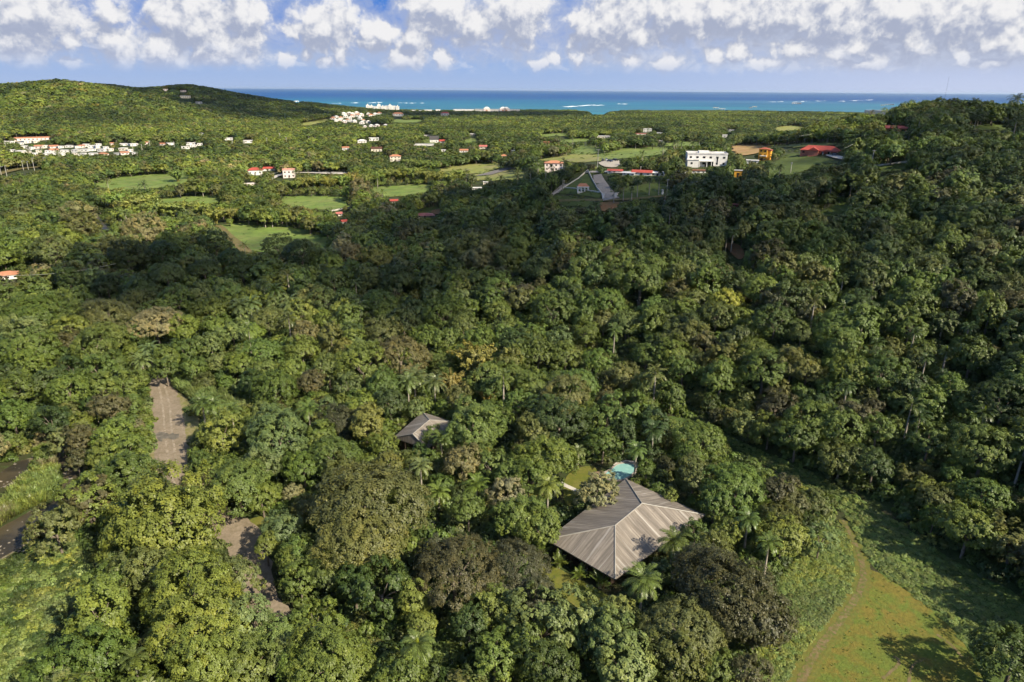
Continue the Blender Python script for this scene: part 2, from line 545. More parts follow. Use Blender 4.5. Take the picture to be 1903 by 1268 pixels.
class MB:
    """collects boxes, prisms, tubes into ONE mesh"""
    def __init__(self):
        self.v, self.f = [], []

    def add(self, vs, fs):
        o = len(self.v)
        self.v += [tuple(x) for x in vs]
        self.f += [tuple(i + o for i in f) for f in fs]
        return self

    def box(self, x0, x1, y0, y1, z0, z1, taper=0.0):
        t = taper
        vs = [(x0, y0, z0), (x1, y0, z0), (x1, y1, z0), (x0, y1, z0),
              (x0 + t, y0 + t, z1), (x1 - t, y0 + t, z1), (x1 - t, y1 - t, z1), (x0 + t, y1 - t, z1)]
        return self.add(vs, [(0, 3, 2, 1), (4, 5, 6, 7), (0, 1, 5, 4), (1, 2, 6, 5), (2, 3, 7, 6), (3, 0, 4, 7)])

    def tube(self, pts, rad, n=7):
        pts = [Vector(p) for p in pts]
        if not isinstance(rad, (list, tuple)):
            rad = [rad] * len(pts)
        vs, fs = [], []
        for i, p in enumerate(pts):
            d = (pts[min(i + 1, len(pts) - 1)] - pts[max(i - 1, 0)]).normalized()
            a = d.orthogonal().normalized() if abs(d.z) < 0.99 else Vector((1, 0, 0))
            a = (a - d * a.dot(d)).normalized()
            b = d.cross(a)
            for j in range(n):
                t = 2 * math.pi * j / n
                vs.append(p + (a * math.cos(t) + b * math.sin(t)) * rad[i])
        for i in range(len(pts) - 1):
            for j in range(n):
                k2 = (j + 1) % n
                fs.append((i * n + j, i * n + k2, (i + 1) * n + k2, (i + 1) * n + j))
        fs.append(tuple(range(n))[::-1])
        fs.append(tuple((len(pts) - 1) * n + j for j in range(n)))
        return self.add(vs, fs)

    def mesh(self, name, m, smooth=False):
        me = bpy.data.meshes.new(name)
        me.from_pydata(self.v, [], self.f)
        me.materials.append(m)
        if smooth:
            for p in me.polygons:
                p.use_smooth = True
        me.update()
        return me

    def build(self, name, m, parent=None, loc=None, smooth=False, bev=0.0):
        o = bpy.data.objects.new(name, self.mesh(name, m, smooth))
        if bev:
            md = o.modifiers.new('bevel', 'BEVEL')
            md.width = bev
            md.segments = 2
            md.limit_method = 'ANGLE'
        if loc is not None:
            o.location = loc
        return link(o, parent)


# ------------------------------------------------------------------ terrain sheet and sea
az_l = np.concatenate([np.arange(-180, -60, 5.0), np.arange(-60, 60, 0.4), np.arange(60, 180, 5.0)])
r_l = np.geomspace(6, 6500, 210)
AZ, RR = np.meshgrid(np.radians(az_l), r_l, indexing='ij')
tx, ty = (np.sin(AZ) * RR).ravel(), (np.cos(AZ) * RR).ravel()
tz = terrain(tx, ty)
na, nr = AZ.shape
ii, jj = np.meshgrid(np.arange(na), np.arange(nr - 1), indexing='ij')
i2 = (ii + 1) % na
q = np.stack([ii * nr + jj, ii * nr + jj + 1, i2 * nr + jj + 1, i2 * nr + jj], -1).reshape(-1, 4)
vc = len(tx)
verts = np.concatenate([np.stack([tx, ty, tz], -1), [[0, 0, terrain(0.0, 0.1)[0]]]])
cap = np.stack([np.arange(na) * nr, (np.arange(na) + 1) % na * nr, np.full(na, vc), np.full(na, vc)], -1)[:, [0, 1, 2]]
me = np_mesh('ground', verts, q, [M_floor], smooth=True)
ground = link(bpy.data.objects.new('ground', me))
tag(ground, 'wooded valley floor and hillsides under the trees', 'ground', kind='structure')

# the grid as drawn, for laying sheets and standing things on it
LR = np.log(r_l)
TZ = tz.reshape(na, nr)
AZL = np.radians(az_l)
def gz(x, y):
    x = np.atleast_1d(np.asarray(x, float)); y = np.atleast_1d(np.asarray(y, float))
    a = np.arctan2(x, y)
    r = np.clip(np.hypot(x, y), r_l[0], r_l[-1] * 0.999)
    i = np.clip(np.searchsorted(AZL, a, 'right') - 1, 0, na - 2)
    j = np.clip(np.searchsorted(r_l, r, 'right') - 1, 0, nr - 2)
    fa = np.clip((a - AZL[i]) / (AZL[i + 1] - AZL[i]), 0, 1)
    fr = (r - r_l[j]) / (r_l[j + 1] - r_l[j])
    return (TZ[i, j] * (1 - fa) * (1 - fr) + TZ[i + 1, j] * fa * (1 - fr) + TZ[i, j + 1] * (1 - fa) * fr + TZ[i + 1, j + 1] * fa * fr)


def in_poly(px, py, poly):
    poly = np.asarray(poly, float)
    c = np.zeros(np.shape(px), bool)
    j = len(poly) - 1
    for i in range(len(poly)):
        xi, yi, xj, yj = *poly[i], *poly[j]
        if yi != yj:
            c ^= ((yi > py) != (yj > py)) & (px < (xj - xi) * (py - yi) / (yj - yi) + xi)
        j = i
    return c


def round_poly(poly, n=2):
    p = np.asarray(poly, float)
    for _ in range(n):
        a = np.roll(p, -1, 0)
        p = np.stack([p * 0.75 + a * 0.25, p * 0.25 + a * 0.75], 1).reshape(-1, 2)
    return p


def to_world(poly, off=0.0):
    return np.array([hit(u, v, off)[:2] for u, v in poly])


def sheet(name, wpoly, m, dz=0.1, label=None, cat=None, kind='structure', jitter=0.0, step=None, parent=None):
    wp = np.asarray(wpoly, float)
    d = np.hypot(*wp.mean(0))
    step = step or max(1.2, d * 0.014)
    ring = []
    for i in range(len(wp)):
        a, b = wp[i], wp[(i + 1) % len(wp)]
        n_ = max(1, int(np.hypot(*(b - a)) / step))
        for k_ in range(n_):
            ring.append(a + (b - a) * k_ / n_)
    ring = np.array(ring)
    if jitter:
        ring = ring + rng.normal(0, jitter, ring.shape)
    lo, hi = ring.min(0), ring.max(0)
    gx, gy = np.meshgrid(np.arange(lo[0], hi[0], step), np.arange(lo[1], hi[1], step))
    gx, gy = gx.ravel(), gy.ravel()
    ok = in_poly(gx, gy, ring)
    pts = np.concatenate([ring, np.stack([gx[ok], gy[ok]], -1)])
    n_ = len(ring)
    vs, _, fs, *_ = delaunay_2d_cdt([Vector(p) for p in pts], [], [list(range(n_))], 1, 1e-4)
    vs = np.array([(a.x, a.y) for a in vs])
    z = gz(vs[:, 0], vs[:, 1]) + dz + max(0.0, d - 180) * 0.0007
    me_ = bpy.data.meshes.new(name)
    me_.from_pydata([(a, b, c) for (a, b), c in zip(vs, z)], [], fs)
    for p in me_.polygons:
        p.use_smooth = True
    me_.materials.append(m)
    me_.update()
    o = link(bpy.data.objects.new(name, me_), parent)
    return tag(o, label, cat, kind=kind)


def ribbon(pts, width):
    p = np.asarray(pts, float)
    for _ in range(2):          # soften the bends, keeping the ends
        a, b = p[:-1], p[1:]
        p = np.concatenate([p[:1], np.stack([a * 0.75 + b * 0.25, a * 0.25 + b * 0.75], 1).reshape(-1, 2), p[-1:]])
    t = np.gradient(p, axis=0)
    t /= np.linalg.norm(t, axis=1)[:, None]
    nrm = np.stack([-t[:, 1], t[:, 0]], -1)
    w = np.interp(np.linspace(0, 1, len(p)), np.linspace(0, 1, len(np.atleast_1d(width))), np.atleast_1d(width)) if np.ndim(width) else np.full(len(p), width)
    return np.concatenate([p + nrm * w[:, None] / 2, (p - nrm * w[:, None] / 2)[::-1]])


# sea: one plane to the horizon, its own water colours by depth (reef shallows to deep blue), with cloud shade and bright patches painted over
m_sea, n, out = mat('sea_water')
p = geo_pos(n)
sp = n.n('ShaderNodeSeparateXYZ')
n.set(sp.inputs[0], p)
w1 = n.noise(n.v('MULTIPLY', p, (0.00022, 0.0006, 0)), 1.0, 6, 0.6, 0.8)
w2 = n.noise(n.v('MULTIPLY', p, (0.0009, 0.0028, 0)), 1.0, 6, 0.6, 0.5)
dist = n.m('ADD', sp.outputs[1], n.m('MULTIPLY', n.m('SUBTRACT', w1, 0.5), 3200))
c = n.mix(n.mr(dist, 2600, 5200), (0.036, 0.150, 0.19), (0.022, 0.125, 0.21))
c = n.mix(n.mr(dist, 4600, 8500), c, (0.008, 0.062, 0.195))
c = n.mix(n.mr(dist, 9000, 26000), c, (0.018, 0.075, 0.20))
c = n.mix(n.m('MULTIPLY', n.mr(w2, 0.5, 0.7), n.mr(dist, 9500, 4000)), c, (0.026, 0.175, 0.225))
c = n.mix(n.m('MULTIPLY', n.mr(w2, 0.5, 0.32), 0.7), c, (0.012, 0.07, 0.15))  # dark noise patches: cloud shadow put into the water colour
c = n.mix(n.m('MULTIPLY', n.mr(n.noise(n.v('MULTIPLY', p, (0.00008, 0.00022, 0)), 1.0, 4, 0.5), 0.52, 0.66), 0.35), c, (0.10, 0.19, 0.30))  # broad pale patches: brighter light on the sea, also put into its colour
b = principled(n, out, c, 0.45, 0.10)
n.set(b.inputs['Normal'], bump(n, n.noise(n.v('MULTIPLY', p, (0.02, 0.05, 0.05)), 1.0, 5, 0.6), 2.0, 0.6))
sea_me = MB().add([(-90000, 2400, -1.0), (90000, 2400, -1.0), (90000, 110000, -1.0), (-90000, 110000, -1.0)], [(0, 1, 2, 3)]).mesh('sea', m_sea)
tag(link(bpy.data.objects.new('sea', sea_me)), 'turquoise to deep blue sea reaching the horizon', 'sea', kind='structure')

# white surf on the reef: low irregular swells of foam
m_foam = plain('foam', (0.80, 0.82, 0.83), 0.9, 0.1, 0.2, 0.05)
foam = MB()
for (u0, v0, u1, v1, dens) in ((618, 193, 645, 192, 5), (652, 192, 715, 190.5, 16), (738, 192, 810, 191.3, 12), (1050, 199, 1105, 195.5, 22), (1108, 196.5, 1122, 195.5, 5),
                               (1150, 194, 1168, 193, 6), (1430, 190, 1465, 188.5, 10), (1475, 189.5, 1535, 187.5, 22), (1560, 188.5, 1620, 186, 26),
                               (1700, 183, 1714, 182.6, 3), (1585, 187.3, 1620, 185.6, 14)):
    for i in range(max(2, int(dens * .8))):
        f = random.random()
        u, v = u0 + (u1 - u0) * f + random.uniform(-2, 2), v0 + (v1 - v0) * f + random.uniform(-0.5, 0.5)
        c0 = plane_pt(u, v, -0.9)
        L, Wd = random.uniform(5, 26), random.uniform(1.5, 5)
        pts = [(c0[0] - L, c0[1], -0.98), (c0[0] - L * .4, c0[1] - Wd, -0.98), (c0[0] + L * .5, c0[1] - Wd * .8, -0.98), (c0[0] + L, c0[1] + Wd * .2, -0.98),
               (c0[0] + L * .3, c0[1] + Wd * 2, -0.98), (c0[0] - L * .5, c0[1] + Wd * 1.6, -0.98), (c0[0], c0[1] + Wd * .4, -0.98 + random.uniform(0.8, 2.0))]
        foam.add(pts, [(i_, (i_ + 1) % 6, 6) for i_ in range(6)])
tag(foam.build('surf', m_foam), 'white surf breaking along the reef offshore', 'surf', kind='stuff')

# ------------------------------------------------------------------ open ground (all drawn as polygons of the photograph, laid on the terrain)
CLEAR = []           # photo polygons that no tree may cover
def ground_sheet(name, poly, m, label, cat, dz=0.1, clear=True, rnd=2, jitter=0.0, grow=None):
    pr = round_poly(poly, rnd) if rnd else np.asarray(poly, float)
    if grow:
        pr = pr.mean(0) + (pr - pr.mean(0)) * np.array([grow, 1 + (grow - 1) * .7])
    if clear:
        CLEAR.append((np.asarray(poly, float), 1e9))
    return sheet(name, to_world(pr), m, dz, label, cat, jitter=jitter)


FIELDS = [
    ([(168, 342), (230, 330), (345, 320), (348, 338), (290, 350), (200, 352)], M_field, 'flat green pasture ringed by trees below the hillside town'),
    ([(290, 374), (340, 367), (402, 366), (405, 378), (300, 383)], M_field, 'small strip of pale green pasture beyond the bamboo'),
    ([(412, 428), (450, 418), (540, 425), (606, 445), (600, 462), (500, 468), (455, 462), (430, 445)], M_field, 'green meadow beside the curved dirt path'),
    ([(515, 370), (560, 366), (636, 368), (648, 382), (600, 391), (540, 381)], M_field, 'light green meadow in front of the tan feathery tree'),
    ([(690, 352), (760, 345), (800, 348), (795, 356), (740, 366), (705, 361)], M_field, 'bright green meadow behind the red-roofed bungalow'),
    ([(815, 318), (850, 309), (890, 304), (930, 306), (900, 319), (850, 325)], M_yellowfield, 'yellow-green field beside the grey airstrip-like road'),
    ([(880, 328), (935, 316), (980, 318), (975, 330), (930, 335), (890, 334)], M_yellowfield, 'yellowish verge around the grey straight road'),
    ([(1062, 281), (1100, 271), (1122, 279), (1110, 287), (1075, 288)], M_field, 'small bright pasture left of the round dark tree'),
    ([(1120, 288), (1165, 275), (1232, 277), (1242, 283), (1200, 291), (1135, 296)], M_field, 'large bright green pasture below the hilltop villa'),
    ([(1000, 295), (1060, 288), (1110, 289), (1128, 296), (1085, 302), (1010, 300)], M_yellowfield, 'pale pasture strip beside the gravel parking lot'),
    ([(1232, 268), (1265, 263), (1305, 264), (1300, 272), (1245, 273)], M_field, 'narrow green pasture left of the orange earth patch'),
    ([(1425, 272), (1480, 268), (1575, 267), (1570, 272), (1440, 276)], M_yellowfield, 'narrow yellow-green field behind the long red-roofed house'),
    ([(1005, 250), (1050, 247), (1055, 253), (1010, 256)], M_field, 'far green clearing among the trees of the plain'),
    ([(1040, 262), (1090, 257), (1100, 262), (1050, 267)], M_field, 'far green meadow in front of the flat-roofed villas'),
    ([(730, 224), (785, 222), (780, 228), (735, 229)], M_field, 'far golf-green lawn near the tall beach hotel'),
    ([(782, 264), (800, 259), (815, 262), (806, 268)], M_field, 'small lawn left of the grey-roofed white house'),
    ([(860, 262), (880, 258), (890, 263), (868, 267)], M_field, 'small lawn right of the grey-roofed white house'),
    ([(1440, 238), (1480, 233), (1500, 240), (1450, 245)], M_yellowfield, 'sunlit clearing on the plain before the lone dark tree'),
    ([(1424, 322), (1445, 300), (1472, 284), (1492, 291), (1540, 297), (1560, 304), (1510, 306), (1496, 318), (1462, 327)], M_hillgrass, 'steep mown grass hill under the long red-roofed house'),
    ([(1622, 312), (1650, 306), (1692, 304), (1690, 314), (1640, 323)], M_hillgrass, 'grass terrace below the white boundary wall on the right hill'),
    ([(1775, 238), (1830, 233), (1890, 234), (1900, 240), (1840, 243), (1790, 243)], M_hillgrass, 'light grass strip along the right hilltop'),
    ([(1520, 398), (1555, 381), (1575, 376), (1580, 388), (1545, 404)], M_hillgrass, 'small steep grass bank in the right forest'),
    ([(1094, 322), (1070, 336), (1040, 353), (1034, 360), (1070, 362), (1100, 365), (1116, 370), (1116, 355), (1104, 338)], M_hillgrass, 'walled grass triangle around the white gazebo'),
    ([(1152, 370), (1160, 352), (1200, 343), (1238, 342), (1246, 358), (1238, 366), (1200, 371)], M_hillgrass, 'grass slope right of the steep paved drive'),
    ([(1030, 364), (1068, 368), (1115, 377), (1110, 384), (1060, 384), (1034, 376)], M_hillgrass, 'scrubby grass slope below the gazebo'),
    ([(560, 230), (600, 222), (606, 226), (570, 235)], M_yellowfield, 'light grass patch on the far left hillside'),
    ([(765, 402), (790, 388), (812, 384), (815, 394), (800, 398)], M_hillgrass, 'small lawn behind the red-roofed bungalow'),
]
for poly, m, lab in FIELDS:
    ground_sheet('field', poly, m, lab, 'field', 0.15, rnd=1, grow=1.3 if m is not M_hillgrass else 1.08, jitter=2.0 if m is not M_hillgrass else .6)
ground_sheet('bare_earth', [(1357, 275), (1375, 269), (1425, 270), (1432, 279), (1410, 286), (1378, 292), (1366, 286)], M_orange, 'graded orange earth patch behind the yellow house', 'earth', 0.4, rnd=1, jitter=1.6)
ground_sheet('bare_earth', [(1117, 377), (1152, 377), (1148, 386), (1134, 394), (1118, 392)], M_soil, 'red soil cut below the foot of the paved drive', 'earth', 0.3, rnd=0, jitter=.6)
ground_sheet('bare_earth', [(1345, 452), (1376, 455), (1386, 478), (1372, 486), (1356, 470)], M_soil, 'red soil bank under the two palms in the right forest', 'earth', 0.3)
ground_sheet('bare_earth', [(800, 392), (822, 389), (818, 399), (803, 401)], M_soil, 'red soil patch right of the red-roofed bungalow', 'earth', 0.4)
ground_sheet('parking_lot', [(1110, 305), (1125, 299), (1150, 297), (1152, 306), (1142, 313), (1116, 310)], plain('pale_gravel', (0.36, 0.32, 0.27), .9), 'pale gravel lot with parked cars', 'parking lot', 0.25, rnd=1, jitter=.6)
ground_sheet('driveway', [(1528, 289), (1556, 291), (1575, 295), (1574, 300), (1550, 296)], M_concrete, 'pale concrete drive beside the long red-roofed house', 'driveway', 0.5)

# foreground
ground_sheet('grass', [(1236, 768), (1310, 790), (1390, 826), (1520, 885), (1640, 950), (1790, 1058), (1930, 1120), (1930, 1290), (1840, 1290), (1800, 1210), (1750, 1150), (1680, 1095), (1612, 1050), (1590, 985),
                       (1555, 935), (1500, 905), (1430, 870), (1330, 812), (1250, 792)], M_weed, 'rank green grass along the foot of the dark hillside', 'grass', 0.05)
ground_sheet('meadow', [(1606, 1048), (1680, 1094), (1752, 1150), (1800, 1205), (1845, 1300), (1440, 1300), (1500, 1220), (1560, 1150), (1592, 1100)], M_mown, 'rough orange-green meadow with tyre marks', 'meadow', 0.075)
TRACK = [(1566, 968), (1590, 1010), (1604, 1050), (1603, 1090), (1580, 1130), (1550, 1170), (1515, 1212), (1478, 1290)]
sheet('track_verge', ribbon(to_world(TRACK), [1.2, 2.0, 2.9, 3.2, 3.2, 3.3, 3.8]), M_trackgrass, 0.09, 'flattened yellow grass either side of the worn track', 'track', jitter=0.16, step=0.6)
sheet('dirt_track', ribbon(to_world(TRACK), [0.6, 0.8, 1.1, 1.3, 1.2, 1.3, 1.5]), M_track, 0.115, 'worn dirt track curving along the meadow edge', 'track', jitter=0.10, step=0.5)
CLEAR.append((np.array([(1560, 960), (1580, 960), (1620, 1050), (1600, 1130), (1530, 1240), (1470, 1268), (1500, 1200), (1580, 1090)]), 1e9))
for tr in ([(1640, 1262), (1668, 1240), (1672, 1228), (1660, 1220)], [(1690, 1275), (1690, 1250), (1700, 1232), (1720, 1224)], [(1740, 1180), (1770, 1200), (1790, 1225)]):
    sheet('tyre_mark', ribbon(to_world(tr), 0.45), M_dirt, 0.10, 'faint curved tyre mark in the rough meadow', 'track', jitter=0.05, step=0.6)
ground_sheet('lawn', [(992, 1042), (1030, 1052), (1075, 1078), (1135, 1108), (1150, 1140), (1090, 1146), (1060, 1120), (1020, 1095)], M_lawn, 'yellow-green mown lawn in front of the large roof', 'lawn', 0.12)
ground_sheet('lawn', [(1048, 886), (1078, 868), (1106, 866), (1112, 884), (1078, 912), (1058, 945), (1046, 930)], M_lawn, 'small mown lawn left of the swimming pool', 'lawn', 0.12)
ground_sheet('lawn', [(1180, 850), (1210, 858), (1250, 880), (1270, 930), (1230, 925), (1205, 900)], M_lawn, 'shaded lawn right of the swimming pool', 'lawn', 0.12, clear=False)
sheet('garden_path', ribbon(to_world([(1040, 898), (1056, 906), (1075, 914), (1090, 920)]), 1.2), M_concrete, 0.17, 'short pale garden path on the small lawn', 'path')
CLEAR.append((np.array([(1046, 896), (1080, 872), (1105, 868), (1100, 888), (1072, 905), (1056, 935)]), 1e9))
ROAD = [(289, 700), (303, 722), (310, 760), (312, 800), (318, 840), (322, 880), (350, 930), (405, 965), (446, 992), (470, 1040), (478, 1100), (492, 1140), (530, 1162)]
road_w = to_world(ROAD)
sheet('verge', ribbon(to_world([(312, 716), (340, 765), (352, 820), (350, 870), (365, 920)]), [2, 6, 9, 8, 5]), M_verge, 0.10, 'dry yellow grass verge beside the gravel road', 'verge', jitter=0.25, step=1.2)
sheet('verge', ribbon(to_world([(283, 715), (278, 780), (280, 850), (296, 885)]), 2.2), M_verge, 0.10, 'thin dry verge along the left road edge', 'verge', jitter=0.2, step=1.2)
ground_sheet('verge', [(462, 965), (500, 957), (504, 972), (478, 985), (462, 980)], M_lawn, 'small grassy corner at the road bend', 'verge', 0.11)
road_me = sheet('gravel_road', ribbon(road_w, [3.5, 6, 7.5, 8.0, 7.5, 6, 6, 7.5, 7.5, 6, 6, 7, 4]), M_gravel, 0.12, 'grey gravel road winding through the trees', 'road', jitter=0.18, step=1.0)
M_rut = mixed('worn_gravel', [(0.34, 0.275, 0.215), (0.28, 0.225, 0.17), (0.23, 0.18, 0.13)], 0.35, fine=2.0)
M_darkgravel = mixed('dark_gravel', [(0.14, 0.12, 0.10), (0.20, 0.17, 0.14), (0.12, 0.10, 0.085)], 0.5, rough=0.6, fine=2.0)  # darker, slightly smoother gravel for one irregular patch
sheet('dark_patch', round_poly(to_world([(290, 806), (304, 802), (312, 808), (326, 804), (334, 812), (322, 820), (310, 815), (300, 824), (292, 818)]), 1), M_darkgravel, 0.15, 'damp dark patch on the gravel road', 'stain', jitter=0.25, step=0.7)
for off_ in (-.85, .85):
    rr_ = road_w[:8]
    t_ = np.gradient(rr_, axis=0); t_ /= np.linalg.norm(t_, axis=1)[:, None]
    sheet('wheel_rut', ribbon(rr_ + np.stack([-t_[:, 1], t_[:, 0]], -1) * off_, .55), M_rut, 0.15, ['worn pale left wheel track along the gravel road', 'worn pale right wheel track along the gravel road'][off_ > 0], 'track', jitter=0.06, step=0.9)
CLEAR += [(np.array([(284, 718), (312, 722), (322, 760), (345, 800), (352, 825), (330, 840), (316, 874), (300, 876), (284, 850), (282, 790)]), 1e9),
          (np.array([(410, 985), (440, 972), (495, 962), (500, 972), (468, 990), (462, 1016), (436, 1010)]), 1e9),
          (np.array([(456, 1130), (490, 1122), (512, 1136), (514, 1158), (496, 1166), (468, 1150)]), 1e9),
          (np.array([(330, 735), (352, 780), (360, 820), (345, 815), (335, 780)]), 1e9)]

# river
m_riv, n, out = mat('river_water')
p = geo_pos(n)
f = n.noise(p, 0.6, 6, 0.7, 0.6)
c = n.mix(n.mr(n.noise(p, 0.12, 3), 0.4, 0.6), (0.032, 0.027, 0.018), (0.062, 0.050, 0.030))
c = n.mix(n.mr(f, 0.68, 0.76, 0, 0.6), c, (0.50, 0.50, 0.46))
b = principled(n, out, c, 0.4, 0.22)
n.set(b.inputs['Normal'], bump(n, n.noise(p, 1.6, 4), 0.12, 0.5))
RIVER = [[(-40, 1010), (20, 970), (70, 945), (108, 928), (116, 892), (100, 860), (88, 830), (70, 800), (84, 785), (104, 812), (124, 838), (150, 862), (168, 890), (150, 925), (112, 955), (86, 985), (40, 1018), (-40, 1062)],
         [(-40, 905), (0, 880), (34, 858), (60, 852), (48, 880), (20, 900), (-40, 925)],
         [(-40, 950), (0, 925), (18, 914), (14, 932), (-10, 950), (-40, 962)]]
for i, rp in enumerate(RIVER):
    sheet('bank', ribbon(np.concatenate([to_world(rp), to_world(rp[:1])]), 3.0) if False else to_world(np.array(rp) + (np.array(rp) - np.mean(rp, 0)) * 0.05), M_bank, 0.08, 'pebbly brown bank along the stream', 'river bank', jitter=0.3)
    sheet('river', round_poly(to_world(rp), 2), m_riv, 0.16, ['dark rippling stream below the tree bank', 'olive brown side pool above the reed island', 'small brown backwater left of the reed island'][i], 'river', jitter=0.12)
CLEAR += [(np.array([(-40, 1020), (40, 965), (84, 952), (60, 1000), (-40, 1055)]), 1e9), (np.array([(98, 860), (110, 850), (120, 860), (150, 885), (140, 905), (120, 905)]), 1e9),
          (np.array(RIVER[1]), 1e9), (np.array(RIVER[2]), 1e9), (np.array([(0, 985), (0, 940), (60, 900), (105, 868), (112, 920), (60, 955)]), 1e9),
          (np.array([(60, 830), (84, 806), (96, 835), (70, 855)]), 1e9)]
riv2 = [(166, 398), (176, 394), (192, 416), (206, 430), (194, 432), (180, 418)]
sheet('river', to_world(riv2), m_riv, 0.6, 'shaded bend of the stream beside the yellow bamboo', 'river')
CLEAR.append((np.array(riv2), 1e9))
ISLAND = [(-30, 990), (0, 945), (40, 900), (75, 870), (104, 862), (112, 900), (104, 925), (60, 945), (10, 968), (-30, 1000)]
LEFTVINE = [(-40, 1075), (40, 1030), (90, 1005), (150, 1015), (170, 1060), (165, 1100), (110, 1150), (90, 1200), (75, 1290), (-40, 1290)]
RIGHTVINE = [(1440, 1090), (1500, 1010), (1555, 965), (1580, 1000), (1596, 1050), (1585, 1100), (1550, 1150), (1500, 1210), (1465, 1290), (1330, 1290), (1400, 1220), (1450, 1150)]
STRIPWEED = [(1610, 1045), (1590, 990), (1560, 940), (1430, 868), (1330, 810), (1250, 775), (1390, 826), (1520, 885), (1640, 950), (1790, 1058), (1930, 1130), (1930, 1230), (1840, 1230), (1800, 1205), (1752, 1150), (1680, 1095)]
CANE = [(318, 712), (350, 708), (400, 735), (440, 758), (466, 770), (430, 782), (380, 760), (345, 735)]
POOLVINE = [(1115, 770), (1160, 758), (1215, 766), (1250, 785), (1320, 815), (1360, 850), (1330, 850), (1260, 815), (1210, 800), (1160, 815), (1130, 800)]
HILLVINE = [(1330, 850), (1380, 850), (1440, 885), (1510, 915), (1560, 960), (1535, 985), (1480, 940), (1420, 890)]
ROADVINE = [(262, 735), (282, 760), (280, 850), (262, 830), (240, 800), (238, 760)]
CLEAR += [(np.array(LEFTVINE), 1e9), (np.array(RIGHTVINE), 1e9), (np.array([(330, 718), (400, 738), (440, 762), (380, 752)]), 1e9)]
for poly, lab in ((LEFTVINE, 'weedy green riverbank in the lower left'), (RIGHTVINE, 'vine covered slope left of the dirt track')):
    sheet('grass', to_world(round_poly(poly)), M_weed, 0.07, lab, 'grass')
CLEAR.append((np.array([(1300, 800), (1390, 830), (1520, 888), (1640, 955), (1780, 1062), (1903, 1130), (1903, 1268), (1700, 1110), (1610, 1050), (1580, 980), (1545, 930), (1430, 868)]), 1e9))


# ------------------------------------------------------------------ the two timber houses with metal hip roofs
m_roof, n, out = mat('weathered_metal_roof')
uv = n.n('ShaderNodeUVMap').outputs[0]
suv = n.n('ShaderNodeSeparateXYZ'); n.set(suv.inputs[0], uv)
streak = n.noise(n.v('MULTIPLY', uv, (1.7, 0.10, 0)), 1.0, 6, 0.7)
patch = n.noise(uv, 0.35, 5, 0.65, 0.5)
sheetn = n.n('ShaderNodeTexWhiteNoise', noise_dimensions='1D')
n.set(sheetn.inputs[1], n.m('FLOOR', n.m('MULTIPLY', suv.outputs[0], 1.15)))
c = n.mix(n.mr(streak, 0.38, 0.66), (0.155, 0.130, 0.106), (0.285, 0.245, 0.203))
c = n.mix(n.m('MULTIPLY', n.mr(streak, 0.60, 0.72), n.mr(patch, 0.40, 0.62)), c, (0.47, 0.44, 0.40))
c = n.mix(n.mr(patch, 0.5, 0.68, 0.0, 0.4), c, (0.17, 0.145, 0.12))
c = n.mix(n.m('MULTIPLY', n.mr(n.noise(uv, 0.9, 7, 0.7, 1.0), 0.56, 0.70), 0.5), c, (0.13, 0.105, 0.08))
c = n.mix(n.mr(n.noise(n.v('MULTIPLY', uv, (0.9, 0.05, 0)), 1.0, 3), 0.58, 0.64, 0.0, 0.5), c, (0.46, 0.43, 0.39))
c = n.mix(n.m('MULTIPLY', sheetn.outputs[0], 0.35), c, (0.09, 0.08, 0.072))
rib = n.m('PINGPONG', suv.outputs[0], 0.32)
c = n.mix(n.mr(rib, 0.05, 0.0, 0.0, 0.55, 'LINEAR'), c, (0.05, 0.045, 0.04))
b = principled(n, out, c, 0.55, 0.3, Metallic=0.05)
n.set(b.inputs['Normal'], bump(n, n.mr(rib, 0.0, 0.1, 1.0, 0.0), 0.06, 0.8))
M_cap = plain('ridge_metal', (0.27, 0.25, 0.22), 0.5, 0.3)
M_darkwood = plain('dark_timber', (0.045, 0.03, 0.022), 0.7)
M_glass = plain('dark_glass', (0.015, 0.018, 0.022), 0.15, 0.6, 0.1)
M_white = plain('white_render', (0.68, 0.66, 0.63), 0.8, 0.2, 0.12)
M_cream = plain('cream_render', (0.66, 0.60, 0.50), 0.8, 0.2, 0.15)
M_pinkwhite = plain('pale_pink_render', (0.70, 0.60, 0.56), 0.8, 0.2, 0.15)
M_salmon = plain('salmon_render', (0.50, 0.17, 0.11), 0.8, 0.2, 0.15)
M_ochre = plain('ochre_render', (0.66, 0.33, 0.045), 0.8, 0.2, 0.15)
M_grey = plain('grey_render', (0.36, 0.35, 0.34), 0.8, 0.2, 0.2)
M_tile = plain('red_tile', (0.32, 0.095, 0.055), 0.7, 0.2, 0.35, 1.6)
M_redroof = plain('red_sheet_roof', (0.36, 0.07, 0.05), 0.5, 0.3, 0.3, 0.8)
M_fadedred = plain('faded_red_roof', (0.40, 0.13, 0.11), 0.6, 0.3, 0.3, 0.6)
M_terra = plain('terracotta', (0.42, 0.19, 0.11), 0.8, 0.2, 0.3, 1.0)
M_slate = plain('dark_slate', (0.07, 0.065, 0.065), 0.7, 0.2, 0.3, 1.0)
M_whiteroof = plain('white_flat_roof', (0.62, 0.60, 0.58), 0.7, 0.2, 0.4, 0.2)
M_pole = plain('pole_concrete', (0.45, 0.43, 0.40), 0.8, 0.2)
M_wire = plain('wire', (0.10, 0.10, 0.09), 0.6)
M_steel = plain('galvanised_steel', (0.30, 0.31, 0.32), 0.5, 0.4)


